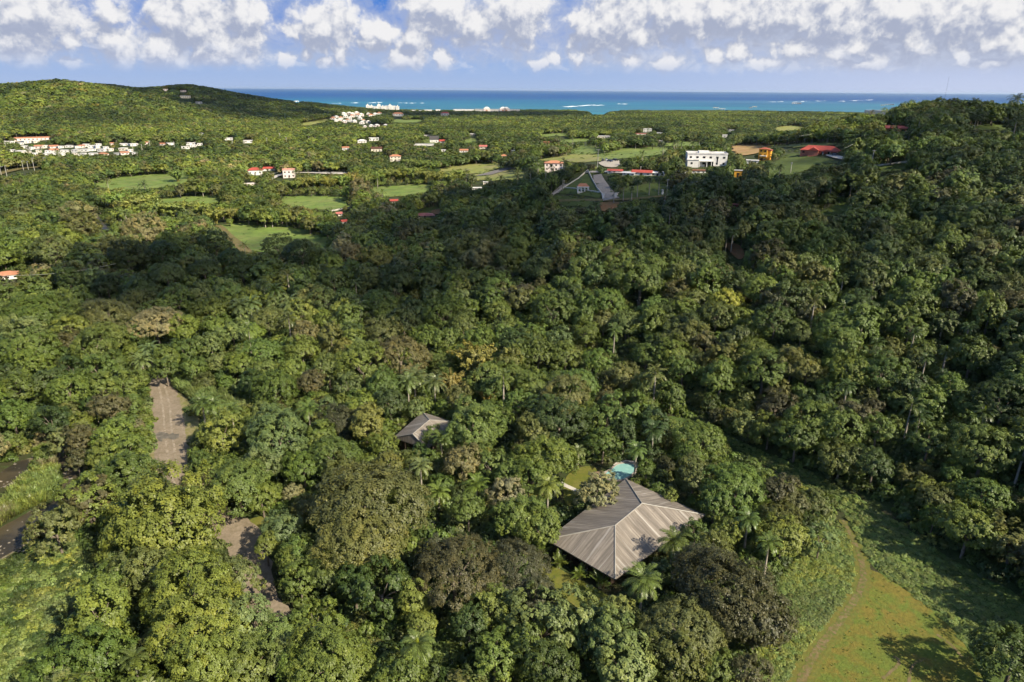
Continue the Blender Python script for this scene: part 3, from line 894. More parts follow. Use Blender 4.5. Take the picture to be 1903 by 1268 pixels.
def roof_mesh(name, faces, m, drop=0.22):
    """faces: lists of 3-D points, first edge = eave; UV in metres (along eave, up slope). Closed with a soffit and fascia."""
    bm = bmesh.new()
    uvl = bm.loops.layers.uv.new('UVMap')
    for i, f in enumerate(faces):
        vs = [bm.verts.new(p) for p in f]
        fc = bm.faces.new(vs)
        a, b_ = Vector(f[0]), Vector(f[1])
        e = (b_ - a).normalized()
        nn = fc.normal.copy() if fc.normal.length else Vector((0, 0, 1))
        fc.normal_update()
        nn = fc.normal
        up = nn.cross(e)
        if up.z < 0:
            up = -up
        for l in fc.loops:
            dd = l.vert.co - a
            l[uvl].uv = (dd.dot(e) + i * 37.3, dd.dot(up) + i * 11.0)
        # fascia and soffit
        lo = [Vector((p[0], p[1], p[2] - drop)) for p in (f[0], f[1])]
        v0, v1 = bm.verts.new(lo[0]), bm.verts.new(lo[1])
        bm.faces.new([vs[1], vs[0], v0, v1])
    ev = [Vector((f[0][0], f[0][1], f[0][2] - drop)) for f in faces]
    bm.faces.new([bm.verts.new(p) for p in ev][::-1])
    me_ = bpy.data.meshes.new(name)
    bm.to_mesh(me_)
    bm.free()
    me_.materials.append(m)
    return me_


def hip_house(name, label, corners, apexes, z0, eave, inset, posts, n_win):
    """corners L, F, R, B (world xy); apexes A1 (near F), A2 (near B)"""
    L, F, Rr, B = [np.array(c) for c in corners]
    ctr = (L + F + Rr + B) / 4
    root = empty(name, (ctr[0], ctr[1], z0), 0, label, 'house')
    loc = lambda p, z: (p[0] - ctr[0], p[1] - ctr[1], z)
    l, f, r, b_ = [loc(p, eave) for p in (L, F, Rr, B)]
    a1, a2 = [(a[0] - ctr[0], a[1] - ctr[1], a[2] - z0) for a in apexes]
    faces = [(l, f, a1), (f, r, a2, a1), (r, b_, a2), (b_, l, a1, a2)]
    ro = link(bpy.data.objects.new('roof', roof_mesh('roof', faces, m_roof)), root)
    caps = MB()
    for p, q_ in ((l, a1), (f, a1), (a1, a2), (r, a2), (b_, a2)):
        P_, Q_ = Vector(p), Vector(q_)
        caps.tube([P_ + Vector((0, 0, .03)), Q_ + Vector((0, 0, .03))], 0.14, 6)
    caps.build('ridge_cap', M_cap, ro)
    # walls under deep eaves
    u1 = (F - L) / np.linalg.norm(F - L); u2 = (B - L) / np.linalg.norm(B - L)
    ang = math.atan2(u1[1], u1[0])
    w, dpt = np.linalg.norm(F - L) / 2 - inset, np.linalg.norm(B - L) / 2 - inset
    wl = MB().box(-w, w, -dpt, dpt, -0.3, eave - 0.25).build('wall', M_darkwood, root)
    wl.rotation_euler.z = ang
    pm = lambda x, y: (x * math.cos(ang) - y * math.sin(ang), x * math.sin(ang) + y * math.cos(ang))
    for i in range(n_win):
        wx = -w + (i + 0.5) * 2 * w / n_win
        o = MB().box(-0.8, 0.8, -0.06, 0.02, 1.0, 2.4).build('window', M_glass, root, (*pm(wx, -dpt), 0))
        o.rotation_euler.z = ang
    dr = MB().box(-0.9, 0.9, -0.08, 0.02, 0.0, 2.2).build('door', M_glass, root, (*pm(0, dpt * 1.0 + 0.07), 0))
    dr.rotation_euler.z = ang
    for i in range(posts):
        t = (i + 0.5) / posts
        for side in (-1, 1):
            x, y = pm((t * 2 - 1) * (w + inset * .75), side * (dpt + inset * 0.75))
            MB().box(-.11, .11, -.11, .11, -0.3, eave - 0.25).build('post', M_darkwood, root, (x, y, 0))
    return root


L, F, B, Rq = [plane_pt(*uv, 3.6)[:2] for uv in ((1015, 1003), (1143, 1077), (1163, 890), (1310, 957))]
A1, A2 = plane_pt(1143, 977, 7.2), plane_pt(1193, 936, 7.2)
hip_house('timber_house', 'large grey weathered hip roof house beside the swimming pool', (L, F, Rq, B), (A1, A2), 0.0, 3.6, 1.8, 4, 4)
BIG = np.array([L, F, Rq, B])
L, B = [plane_pt(*uv, 3.4)[:2] for uv in ((731, 813), (785, 766))]
Rq = plane_pt(845, 785, 3.4)[:2]
A1, A2 = plane_pt(767, 807, 6.0), plane_pt(798, 781, 6.0)
hip_house('timber_house', 'smaller grey hip roof house half hidden by trees near the bamboo', (L, L + Rq - B, Rq, B), (A1, A2), 0.0, 3.4, 1.2, 3, 3)
SMALL = np.array([L, L + Rq - B, Rq, B])
CLEAR += [(np.array([(1015, 1003), (1143, 1077), (1215, 1040), (1225, 990), (1275, 965), (1240, 925), (1195, 908), (1163, 890), (1130, 925), (1110, 948)]), 128.0),
          (np.array([(734, 812), (785, 767), (838, 782), (800, 790), (765, 812), (760, 830), (738, 838)]), 170.0)]

# swimming pool: coping, water, lounging deck
pool_px = [(1113, 884), (1126, 889), (1146, 893), (1166, 889), (1184, 872), (1180, 863), (1160, 861), (1146, 864), (1138, 872), (1128, 878)]
pw = round_poly(np.array([plane_pt(u, v, 0.25)[:2] for u, v in pool_px]), 2)
pc = pw.mean(0)
pool = empty('swimming_pool', (pc[0], pc[1], 0), 0, 'turquoise kidney shaped swimming pool behind the large roof', 'pool')
m_pool, n, out = mat('pool_water')
p = obj_pos(n)
wv = n.voro(p, 0.9, 1.0, 'SMOOTH_F1')
c = n.mix(n.mr(wv, 0.1, 0.7), (0.27, 0.44, 0.40), (0.20, 0.38, 0.36))
b = principled(n, out, c, 0.06, 0.5)
n.set(b.inputs['Normal'], bump(n, n.noise(p, 1.4, 3), 0.03, 0.5))
loc2 = pw - pc
ctr_v = [(0, 0, 0.25)]
wat = MB().add([(x, y, 0.25) for x, y in loc2], [tuple(range(len(loc2)))]).build('water', m_pool, pool)
def offset(pts, d_):
    t = np.roll(pts, -1, 0) - np.roll(pts, 1, 0)
    t /= np.linalg.norm(t, axis=1)[:, None]
    s = 1 if np.cross(pts, np.roll(pts, -1, 0)).sum() > 0 else -1
    return pts + np.stack([t[:, 1], -t[:, 0]], -1) * d_ * s
o1, o2 = offset(loc2, 0.0), offset(loc2, 0.45)
k_ = len(loc2)
cop = MB()
cop.add([(x, y, 0.22) for x, y in o1] + [(x, y, 0.36) for x, y in o1] + [(x, y, 0.36) for x, y in o2] + [(x, y, 0.0) for x, y in o2],
        [(a_ * k_ + i, a_ * k_ + (i + 1) % k_, (a_ + 1) * k_ + (i + 1) % k_, (a_ + 1) * k_ + i) for a_ in range(3) for i in range(k_)])
cop.build('coping', plain('pool_coping', (.34, .29, .25), .8), pool)
dk = to_world(round_poly([(1138, 866), (1148, 858), (1166, 856), (1190, 859), (1192, 874), (1172, 858), (1150, 862), (1140, 872)], 1))
sheet('pool_deck', dk, M_concrete, 0.16, 'pale paved deck at the far side of the pool', 'deck')
sheet('pool_deck', to_world([(1098, 880), (1118, 876), (1128, 880), (1112, 888), (1124, 893), (1104, 892)]), plain('brown_paving', (0.22, 0.15, 0.10), 0.8), 0.17, 'brown paved corner at the left end of the pool', 'deck')
CLEAR.append((np.array([(1100, 884), (1115, 876), (1138, 866), (1150, 858), (1176, 858), (1182, 866), (1172, 880), (1160, 889), (1120, 889)]), 1e9))


# ------------------------------------------------------------------ houses of the valley
def vis(u0, v0, u1, v1, d):
    CLEAR.append((np.array([(u0, v0), (u1, v0), (u1, v1), (u0, v1)], float), d))


HOUSES, FOOT = [], []
def house(u, v, wpx, hpx, label, name='house', cat='house', wall=M_white, roof='flat', rmat=M_whiteroof, depth=0.8, yaw=0.0, win=(3, 1), group=None, roof_h=0.35,
          base=None, extra=None, show=1.0, over=0.5, door=True, small=False):
    """(u, v) = middle of the front foot in the photograph, wpx = front width, hpx = wall height (pixels)"""
    p = hit(u, v) if base is None else base
    zc = proj(p)[0][2]
    S = zc / FPX
    w, h = wpx * S, hpx * S
    d_ = w * depth
    az_ = math.atan2(p[0], p[1])
    rz = -az_ + yaw
    fwd = np.array([math.sin(az_ - yaw), math.cos(az_ - yaw)])
    c_ = p[:2] + fwd * d_ / 2
    z0 = gz(*c_)[0]
    root = empty(name, (c_[0], c_[1], min(z0, p[2]) if abs(z0 - p[2]) > 3 else p[2]), rz, label, cat, group)
    MB().box(-w / 2, w / 2, -d_ / 2, d_ / 2, -4.0, h).build('wall', wall, root)
    t = max(0.25, 0.03 * w)
    ov = over
    if roof == 'flat':
        MB().box(-w / 2 - ov * .5, w / 2 + ov * .5, -d_ / 2 - ov * .5, d_ / 2 + ov * .5, h + 0.003, h + t).build('roof', rmat, root)
    elif roof == 'parapet':
        MB().box(-w / 2 - .2, w / 2 + .2, -d_ / 2 - .2, d_ / 2 + .2, h + 0.003, h + 0.25).box(-w / 2 - .2, w / 2 + .2, -d_ / 2 - .2, -d_ / 2, h + .25, h + .9)\
            .box(-w / 2 - .2, w / 2 + .2, d_ / 2, d_ / 2 + .2, h + .25, h + .9).box(-w / 2 - .2, -w / 2, -d_ / 2, d_ / 2, h + .25, h + .9).box(w / 2, w / 2 + .2, -d_ / 2, d_ / 2, h + .25, h + .9).build('roof', rmat, root)
    else:
        W_, D_ = w / 2 + ov, d_ / 2 + ov
        rh = max(w, d_) * 0.5 * roof_h
        g_ = 0.0 if roof == 'gable' else min(W_, D_)
        l_, f_, r_, b2 = (-W_, D_, h), (-W_, -D_, h), (W_, -D_, h), (W_, D_, h)
        if W_ >= D_:
            a1, a2 = (-W_ + g_, 0, h + rh), (W_ - g_, 0, h + rh)
        else:
            a1, a2 = (0, -D_ + g_, h + rh), (0, D_ - g_, h + rh)
        rm = MB()
        if W_ >= D_:
            rm.add([l_, f_, r_, b2, a1, a2], [(1, 2, 5, 4), (3, 0, 4, 5), (0, 1, 4), (2, 3, 5), (0, 3, 2, 1)])
        else:
            rm.add([l_, f_, r_, b2, a1, a2], [(1, 2, 4), (2, 3, 5, 4), (3, 0, 5), (0, 1, 4, 5), (0, 3, 2, 1)])
        rm.build('roof', rmat, root)
    nx, ny = win
    if not small:
        st = h / ny
        for iy in range(ny):
            for ix in range(nx):
                x = -w / 2 + (ix + 0.5) * w / nx
                ww, wh = min(0.22 * w / nx, .7) * random.uniform(.75, 1.2), min(0.2 * st, 0.6)
                MB().box(x - ww, x + ww, -d_ / 2 - .05, -d_ / 2 + .02, st * (iy + .52) - wh, st * (iy + .52) + wh).build('window', M_glass, root)
        if door:
            MB().box(-0.03 * w - .5, -0.03 * w + .5, -d_ / 2 - .08, -d_ / 2 - .052, 0, min(2.1, h * .8)).build('door', M_darkwood, root)
    else:
        for ix in range(nx):
            x = -w / 2 + (ix + 0.5) * w / nx
            MB().box(x - 0.2 * w / nx, x + 0.2 * w / nx, -d_ / 2 - .05, -d_ / 2 + .02, h * .4, h * .72).build('window', M_glass, root)
    if extra:
        extra(root, w, h, d_, S)
    rpx = hpx + (0.5 * roof_h * wpx * max(1, depth) if roof in ('hip', 'gable') else 2)
    if show:
        vis(u - wpx * .5, v - rpx, u + wpx * .5, v - hpx * (1 - show) - 0.5, np.hypot(*p[:2]) + w)
    FOOT.append((c_[0], c_[1], max(w, d_)))
    HOUSES.append((u, v, label, np.hypot(*c_)))
    return root


def villa_extra(root, w, h, d_, S):
    MB().box(-w * .5, -w * .22, -d_ * .5 - 3.2, -d_ * .5 - .01, -4, h * .55).build('front_wing', M_white, root)
    MB().box(-w * .52, -w * .20, -d_ * .5 - 3.5, -d_ * .5 - .02, h * .553, h * .60).build('wing_roof', M_whiteroof, root)
    MB().box(-w * .42, -w * .37, -d_ * .5 - 3.26, -d_ * .5 - 3.18, h * .22, h * .38).build('window', M_glass, root)
    MB().box(-w * .22, w * .12, -d_ * .5 - 2.2, -d_ * .5 - .02, h * .44, h * .50).build('balcony_slab', M_white, root)
    for x in (-.2, -.02, .10):
        MB().box(w * x, w * x + .3, -d_ * .5 - 2.1, -d_ * .5 - 1.8, -4, h * .44).build('column', M_white, root)
    MB().box(w * .02, w * .16, -d_ * .5 - .1, -d_ * .5 - .06, 0, h * .42).build('entrance', M_glass, root)
    MB().box(-w * .2, w * .06, -d_ * .2, d_ * .3, h + .3, h + 1.6).build('roof_block', M_white, root)
    MB().box(w * .24, w * .27, -d_ * .5 - .1, -d_ * .5 - .06, h * .3, h * .75).build('tall_window', M_glass, root)


house(1313, 310, 72, 22, 'large white flat-roofed villa on the ridge', wall=M_white, roof='parapet', depth=.55, yaw=0.12, win=(6, 2), extra=villa_extra, name='villa')
house(1289, 322, 44, 4, 'white terrace block with brown flat roof below the villa', wall=M_white, roof='flat', rmat=plain('brown_terrace', (0.16, 0.07, 0.035), .8), depth=.45, yaw=0.12, win=(5, 1), name='terrace_block', door=False)


def ochre_extra(root, w, h, d_, S):
    MB().box(w * .5 + .01, w * .85, -d_ * .3, d_ * .5, -4, h * .85).build('side_wing', M_ochre, root)
    MB().box(w * .48, w * .92, -d_ * .35, d_ * .55, h * .853, h * .95).build('wing_roof', M_tile, root)
    MB().box(-w * .3, w * .5, -d_ * .5 - 1.6, -d_ * .5 - .02, h * .42, h * .48).build('balcony_slab', M_cream, root)


house(1416, 300, 15, 22, 'tall ochre yellow house with red tile roof', wall=M_ochre, roof='hip', rmat=M_tile, depth=1.1, yaw=-.2, win=(2, 3), extra=ochre_extra)
house(1371, 330, 14, 12, 'small ochre yellow hut among the trees below the villa', wall=M_ochre, roof='flat', rmat=M_grey, depth=.9, win=(1, 1), name='hut', cat='hut')
house(1398, 304, 22, 5, 'low white garage block left of the ochre house', wall=M_white, roof='flat', depth=.6, win=(2, 1))


def long_red(root, w, h, d_, S):
    MB().box(-w * .28, -w * .02, -d_ * .5 - 3.0, -d_ * .5 - .02, -4, h).build('porch_wing', M_salmon, root)
    a, b_, t = -w * .30, 0.0, h + 1.9
    MB().add([(a, -d_ * .5 - 3.5, h), (b_, -d_ * .5 - 3.5, h), (b_, -d_ * .2, h), (a, -d_ * .2, h), ((a + b_) / 2, -d_ * .5 - 3.5, t), ((a + b_) / 2, -d_ * .2, t)],
             [(0, 1, 4), (1, 2, 5, 4), (2, 3, 5), (3, 0, 4, 5), (0, 3, 2, 1)]).build('gable_roof', M_redroof, root)
    MB().box(w * .05, w * .48, -d_ * .5 - 2.5, -d_ * .5 - .05, h * .8, h * .86).build('porch_roof', M_redroof, root)
    for x in (.1, .28, .46):
        MB().box(w * x, w * x + .25, -d_ * .5 - 2.4, -d_ * .5 - 2.15, -1, h * .8).build('post', M_white, root)


house(1522, 288, 66, 8, 'long low salmon house with bright red roof on the grass hill', wall=M_salmon, roof='hip', rmat=M_redroof, depth=.34, yaw=-.1, win=(6, 1), extra=long_red, roof_h=.24)
house(1664, 246, 36, 7, 'orange walled house with red roof behind dark cypresses', wall=plain('orange_render', (0.55, 0.22, 0.08), .8), roof='gable', rmat=M_redroof, depth=.5, win=(3, 1), roof_h=.25)
house(1628, 214, 42, 7, 'long white building with a row of square windows on the right ridge', wall=M_cream, roof='flat', rmat=M_whiteroof, depth=.35, yaw=-.25, win=(8, 1), name='school_building', cat='building')

# bungalows along the shaded ridge road
for (u, v, w_, h_, rm, lab) in (
        (1142, 322, 26, 4, M_redroof, 'row house with red roof at the left end of the ridge road'),
        (1168, 326, 22, 4, M_slate, 'row house with pale grey roof between two red-roofed ones'),
        (1192, 326, 36, 5, M_redroof, 'wide row house with a long red roof on the ridge road'),
        (1222, 327, 24, 5, M_whiteroof, 'row house with white roof at the right end of the ridge road')):
    house(u, v, w_, h_, lab, wall=M_white if rm is not M_whiteroof else M_cream, roof='gable', rmat=rm if rm is not M_slate else plain('pale_sheet_roof', (0.40, 0.41, 0.44), .5), depth=.5, yaw=-.15, win=(3, 1), roof_h=.22, group='row houses on the ridge road')
house(1029, 318, 34, 14, 'orange-roofed two storey house left of the walled garden', wall=M_pinkwhite, roof='hip', rmat=M_terra, depth=.7, win=(4, 2), roof_h=.25)
house(790, 404, 32, 3, 'low bungalow with a faded red roof amid the dark forest', wall=M_cream, roof='hip', rmat=M_fadedred, depth=.75, win=(3, 1), roof_h=.2, over=.9)
house(732, 377, 14, 3, 'small red-roofed cottage behind the bungalow', wall=M_cream, roof='gable', rmat=M_redroof, depth=.9, win=(2, 1), roof_h=.4)
house(628, 402, 18, 4, 'cottage with faded red roof beside the white roadside wall', wall=M_cream, roof='gable', rmat=M_fadedred, depth=.8, win=(2, 1), roof_h=.3, yaw=.3)
house(643, 417, 13, 5, 'little red-roofed cottage below the roadside wall', wall=M_white, roof='gable', rmat=M_redroof, depth=.8, win=(2, 1), roof_h=.5, yaw=.4)
house(14, 520, 38, 8, 'terracotta-roofed house at the left edge of the photograph', wall=M_white, roof='hip', rmat=M_terra, depth=.7, win=(3, 1), roof_h=.3)
house(475, 326, 26, 9, 'white house with bright red hip roof on the left', wall=M_white, roof='hip', rmat=M_redroof, depth=.6, win=(3, 1), roof_h=.35)
house(498, 318, 26, 4, 'long red-roofed wing right of the white red-roofed house', wall=M_white, roof='gable', rmat=M_redroof, depth=.35, win=(3, 1), roof_h=.25)
house(538, 331, 22, 14, 'pale two storey house with pink striped roof terrace', wall=M_pinkwhite, roof='parapet', rmat=plain('pink_roof', (0.55, 0.30, 0.25), .8), depth=.7, win=(3, 2))
house(464, 345, 22, 3, 'low shed with pink roof in the trees', wall=M_cream, roof='flat', rmat=M_pinkwhite, depth=.5, win=(2, 1), name='shed', cat='shed')
house(735, 300, 20, 9, 'cream house with orange roof above the yellow bamboo', wall=M_cream, roof='hip', rmat=M_terra, depth=.6, win=(3, 2), roof_h=.3)
house(700, 282, 20, 5, 'dark brown roofed house left of the orange-roofed one', wall=M_cream, roof='gable', rmat=plain('brown_roof', (0.09, 0.045, 0.03), .8), depth=.6, win=(2, 1), roof_h=.35)
house(673, 266, 16, 4, 'white bungalow left of the pair of white roofs', wall=M_white, roof='hip', rmat=M_whiteroof, depth=.6, win=(2, 1), roof_h=.3)
house(695, 262, 18, 5, 'white two level bungalow right of the pair of white roofs', wall=M_white, roof='flat', rmat=M_whiteroof, depth=.6, win=(3, 1))
house(643, 280, 13, 5, 'small orange-roofed house deep in the trees', wall=M_white, roof='gable', rmat=M_terra, depth=.8, win=(2, 1), roof_h=.3)
house(807, 266, 16, 6, 'white house with steep dark grey roof', wall=M_white, roof='gable', rmat=M_slate, depth=.9, win=(2, 1), roof_h=.8)
house(823, 266, 12, 3, 'red-roofed annex right of the steep grey roof', wall=M_white, roof='gable', rmat=M_redroof, depth=.7, win=(2, 1), roof_h=.5)
house(788, 271, 40, 1.5, 'long low white wall building in front of the grey-roofed house', wall=M_white, roof='flat', rmat=M_whiteroof, depth=.3, win=(4, 1), name='wall_building', cat='building', door=False)
house(795, 254, 16, 2, 'low white roof behind the grey-roofed house', wall=M_cream, roof='flat', rmat=M_whiteroof, depth=.4, win=(2, 1))
house(824, 282, 9, 3, 'tiny white cottage in front of the red annex', wall=M_white, roof='flat', depth=.7, win=(1, 1))
house(862, 283, 16, 3, 'cottage with orange gable right of the white cottage', wall=M_white, roof='gable', rmat=M_terra, depth=.6, win=(2, 1), roof_h=.3)
house(898, 277, 14, 4, 'cream house with pinkish roof near the plain centre', wall=M_cream, roof='gable', rmat=M_fadedred, depth=.7, win=(2, 1), roof_h=.4)
house(936, 293, 12, 3, 'orange-roofed cottage beside the airstrip-like road', wall=M_cream, roof='hip', rmat=M_terra, depth=.8, win=(2, 1), roof_h=.4)
house(877, 252, 12, 3, 'grey-white shed on the small lawn of the plain', wall=M_grey, roof='flat', depth=.6, win=(2, 1), name='shed', cat='shed')
house(955, 284, 8, 3, 'small white cottage hidden right of the plain centre', wall=M_white, roof='gable', rmat=M_whiteroof, depth=.8, win=(1, 1))
house(1018, 267, 16, 3, 'wide terracotta house among the dark trees of the plain', wall=M_terra, roof='flat', rmat=M_terra, depth=.4, win=(3, 1))
house(1122, 257, 24, 3, 'low white flat-roofed villa on the plain meadow', wall=M_cream, roof='flat', depth=.5, win=(4, 1))
house(1203, 246, 15, 6, 'white two storey house on the low rise of the plain', wall=M_white, roof='flat', depth=.6, win=(3, 2))
house(1190, 251, 22, 2, 'low cream house with red terrace left of the two storey one', wall=M_cream, roof='flat', rmat=M_fadedred, depth=.4, win=(3, 1))
house(1226, 249, 12, 2, 'little white house right of the two storey one', wall=M_white, roof='flat', depth=.6, win=(2, 1))
house(1228, 264, 12, 2, 'white shed at the edge of the narrow pasture', wall=M_white, roof='flat', depth=.5, win=(2, 1), name='shed', cat='shed')
house(1347, 256, 10, 5, 'white cottage beside a black shade in the trees', wall=M_white, roof='flat', depth=.6, win=(1, 1))
house(1357, 244, 14, 2, 'distant white flat roof above the trees on the right plain', wall=M_white, roof='flat', depth=.5, win=(2, 1))
house(1348, 266, 12, 3, 'little white house left of the orange earth', wall=M_white, roof='flat', depth=.6, win=(2, 1))
house(885, 352, 20, 2, 'white flat shed roof amid the shaded trees', wall=M_grey, roof='flat', depth=.6, win=(2, 1), name='shed', cat='shed')
house(905, 342, 14, 3, 'pale shed right of the yellow field', wall=M_cream, roof='flat', depth=.5, win=(2, 1), name='shed', cat='shed')
house(1365, 385, 12, 4, 'dark red-walled hut in the forest under the ridge', wall=M_fadedred, roof='flat', rmat=M_fadedred, depth=.7, win=(1, 1), name='hut', cat='hut')
house(827, 215, 16, 4, 'distant white mansion with red roofs left of the hotel', wall=M_white, roof='hip', rmat=M_redroof, depth=.5, win=(3, 1), small=True, roof_h=.3)
house(740, 216, 20, 4, 'distant white building with red roofs behind the resort villas', wall=M_white, roof='hip', rmat=M_terra, depth=.4, win=(4, 1), small=True, roof_h=.25)
house(345, 183, 18, 4, 'white mansion near the top of the far left hill', wall=M_cream, roof='flat', depth=.5, win=(5, 1), small=True)
house(341, 171, 10, 3, 'reddish house above the mansion on the far left hill', wall=M_pinkwhite, roof='flat', rmat=M_fadedred, depth=.5, win=(2, 1), small=True)
house(308, 169, 9, 3, 'pink house left of the mansion on the far left hill', wall=M_pinkwhite, roof='flat', depth=.5, win=(2, 1), small=True)
house(370, 194, 12, 4, 'white house lowest on the far left hill', wall=M_white, roof='flat', depth=.5, win=(2, 1), small=True)
house(551, 191, 9, 3, 'small white house on the left shoulder above the sea', wall=M_white, roof='flat', depth=.5, win=(2, 1), small=True)

# hillside town: rows of small white houses
town_rows = [(268, 0, 75, 5), (277, 40, 205, 12), (284, 10, 250, 14), (272, 150, 330, 8), (290, 60, 180, 7), (288, 190, 260, 4)]
TOWN = 'white houses of the hillside town'
tn = 0
rowname = ['back', 'second', 'middle', 'upper right', 'lower left', 'lower right']
ordn = ['first', 'second', 'third', 'fourth', 'fifth', 'sixth', 'seventh', 'eighth', 'ninth', 'tenth', 'eleventh', 'twelfth', 'thirteenth', 'fourteenth', 'fifteenth',
        'sixteenth', 'seventeenth', 'eighteenth', 'nineteenth', 'twentieth']
for ri, (v, u0, u1, k2) in enumerate(town_rows):
    for i in range(k2):
        u = u0 + (u1 - u0) * (i + 0.5) / k2 + random.uniform(-3, 3)
        vv = v - (u - u0) * 0.012 + random.uniform(-1.6, 1.6)
        r_ = random.random()
        wm, rm, wn, rn = (M_white, M_whiteroof, 'white', 'flat white roof') if r_ < .66 else (M_pinkwhite, M_terra, 'pale pink', 'terracotta roof') if r_ < .82 else (M_cream, M_whiteroof, 'cream', 'flat white roof')
        house(u, vv, random.uniform(8, 15), random.uniform(3, 4.6), f'{wn} town house with {rn}, {ordn[i]} from left in the {rowname[ri]} row', wall=wm, roof='flat' if rm is M_whiteroof else 'gable', rmat=rm,
              depth=random.uniform(.6, 1.2), yaw=random.uniform(-.7, .7), win=(2, 1), small=True, group=TOWN, show=.6, roof_h=.3)
house(62, 262, 58, 5, 'long pink-white school block in the hillside town', wall=M_pinkwhite, roof='flat', rmat=M_terra, depth=.2, yaw=.05, win=(9, 1), small=True, name='school_building', cat='building')
for i, (u, v, w_) in enumerate(((345, 277, 14), (360, 274, 12), (355, 270, 16), (372, 271, 9), (425, 261, 14), (462, 266, 20), (375, 252, 9))):
    house(u, v, w_, 4, f'white house of the little hamlet right of the town, {ordn[i]} from the left group', wall=M_white, roof='flat', depth=.6, win=(2, 1), small=True, group='hamlet houses right of the town')

# resort villas
res = [(618, 222), (626, 220), (634, 222), (642, 219), (650, 222), (655, 218), (640, 214), (648, 213), (656, 214), (664, 217), (664, 212), (672, 216), (668, 222), (676, 226), (684, 229), (660, 228),
       (652, 227), (672, 231), (632, 225), (645, 226), (690, 217), (697, 215), (684, 214), (678, 238), (690, 236), (700, 236), (716, 235), (640, 229), (706, 213), (625, 226)]
res.sort()
for i, (u, v) in enumerate(res):
    house(u, v, random.uniform(6, 9), random.uniform(2.6, 3.6), f'little white resort villa among palms, {ordn[i % 20] if i < 20 else ordn[i - 20]} from {"left" if i < 20 else "the right half"}', wall=M_white if i % 3 else M_pinkwhite, roof='hip',
          rmat=M_whiteroof if i % 4 else M_terra, depth=.9, yaw=random.uniform(-.4, .4), win=(2, 1), small=True, group='resort villas', roof_h=.5, show=.8, name='resort_villa', cat='villa')


# beach hotels
def hotel_a():
    d0 = 2560
    p0, p1 = [ray(u, 205) for u in (681, 742)]
    a = p0 * d0 / p0[1]; b_ = p1 * d0 / p1[1]
    c_ = (a + b_) / 2
    w = b_[0] - a[0]
    root = empty('hotel', (c_[0], d0, gz(c_[0], d0)[0]), -math.atan2(c_[0], d0), 'tall white beach hotel with turrets in a long row', 'hotel')
    nb = 9
    for i in range(nb):
        x = -w / 2 + (i + .5) * w / nb
        hh = 22 + (4 if i in (0, 3, 6) else 0) + (i % 2) * 1.6
        bl = MB().box(x - w / nb * .46, x + w / nb * .46, -9 + (i % 2) * 3, 9, -5, hh).build('tower_block', M_white, root)
        for fl in range(5):
            MB().box(x - w / nb * .3, x + w / nb * .3, -9.1 + (i % 2) * 3, -8.9 + (i % 2) * 3, 6 + fl * 3.4, 7.6 + fl * 3.4).build('balcony_row', M_grey, bl)
        if i in (0, 1, 3, 4, 6, 8):
            MB().box(x - 2.2, x + 2.2, -5, 0, hh + .003, hh + 4, 1.6).build('turret', M_cream, bl)
    vis(681, 195, 742, 203, d0)
    return root
hotel_a()


def hotel_b():
    d0 = 2600
    p0, p1 = [ray(u, 205) for u in (883, 966)]
    a = p0 * d0 / p0[1]; b_ = p1 * d0 / p1[1]
    c_ = (a + b_) / 2
    w = b_[0] - a[0]
    root = empty('hotel', (c_[0], d0, gz(c_[0], d0)[0]), -math.atan2(c_[0], d0), 'long low white beach hotel with two domed portals', 'hotel')
    wl = MB().box(-w / 2, w / 2, -9, 9, -5, 15).build('wing', M_white, root)
    for fl in range(3):
        MB().box(-w * .48, w * .48, -9.2, -8.9, 4 + fl * 3.7, 5.8 + fl * 3.7).build('balcony_row', M_grey, wl)
    MB().box(-w / 2 - 1, w / 2 + 1, -10, 10, 15.003, 16).build('roof', M_whiteroof, root)
    for x in (-.24, .12, .2):
        bl = MB().box(w * x - 11, w * x + 11, -12, 10.5, -5, 19).build('portal', M_pinkwhite, root)
        MB().box(w * x - 11, w * x + 11, -12, 10, 19.003, 24, 8).build('dome', M_whiteroof, bl)
        MB().box(w * x - 3, w * x + 3, -12.3, -11.9, 3, 14).build('arch', M_terra, bl)
    vis(883, 197, 966, 206, d0)
    return root
hotel_b()
for i, (u, w_, h_, lab) in enumerate(((768, 9, 3, 'little white beach building left of the domed hotel'), (782, 7, 3, 'small white beach block between the two hotels'), (796, 14, 4, 'pale beach apartment right of the tall hotel'),
                                   (814, 9, 5, 'narrow white beach house nearest the long low annex'), (862, 38, 4, 'long low white annex left of the domed hotel'))):
    d0 = 2620
    r_ = ray(u, 205.5); pb = r_ * d0 / r_[1]
    house(u, 206, w_, h_ + 3, lab, wall=M_white, depth=.5, win=(3, 1), small=True, name='beach_building', cat='building', base=np.array([pb[0], d0, gz(pb[0], d0)[0] + 4]), group='beach buildings')
for i, (u, v) in enumerate(((1330, 203), (1342, 205), (1395, 203), (1402, 201), (1476, 194), (1484, 192), (1640, 198), (1649, 197), (1657, 196))):
    house(u, v, random.uniform(6, 11), 3, f'distant pale coastal house, {ordn[i]} from the left along the shore', wall=[M_cream, M_white, M_grey][i % 3], depth=.5, win=(2, 1), small=True, group='houses along the right shore', roof='flat', rmat=M_whiteroof)
tag(sheet('beach', np.array([cpt(1086, 2560, 0)[:2], cpt(1130, 2560, 0)[:2], cpt(1132, 2640, 0)[:2], cpt(1084, 2640, 0)[:2]]), M_sand, 0.5, 'pale sand of a small bay by the sea', 'beach'), kind='structure')
CLEAR.append((np.array([(1090, 203), (1126, 203), (1126, 212), (1100, 212)], float), 2700.0))


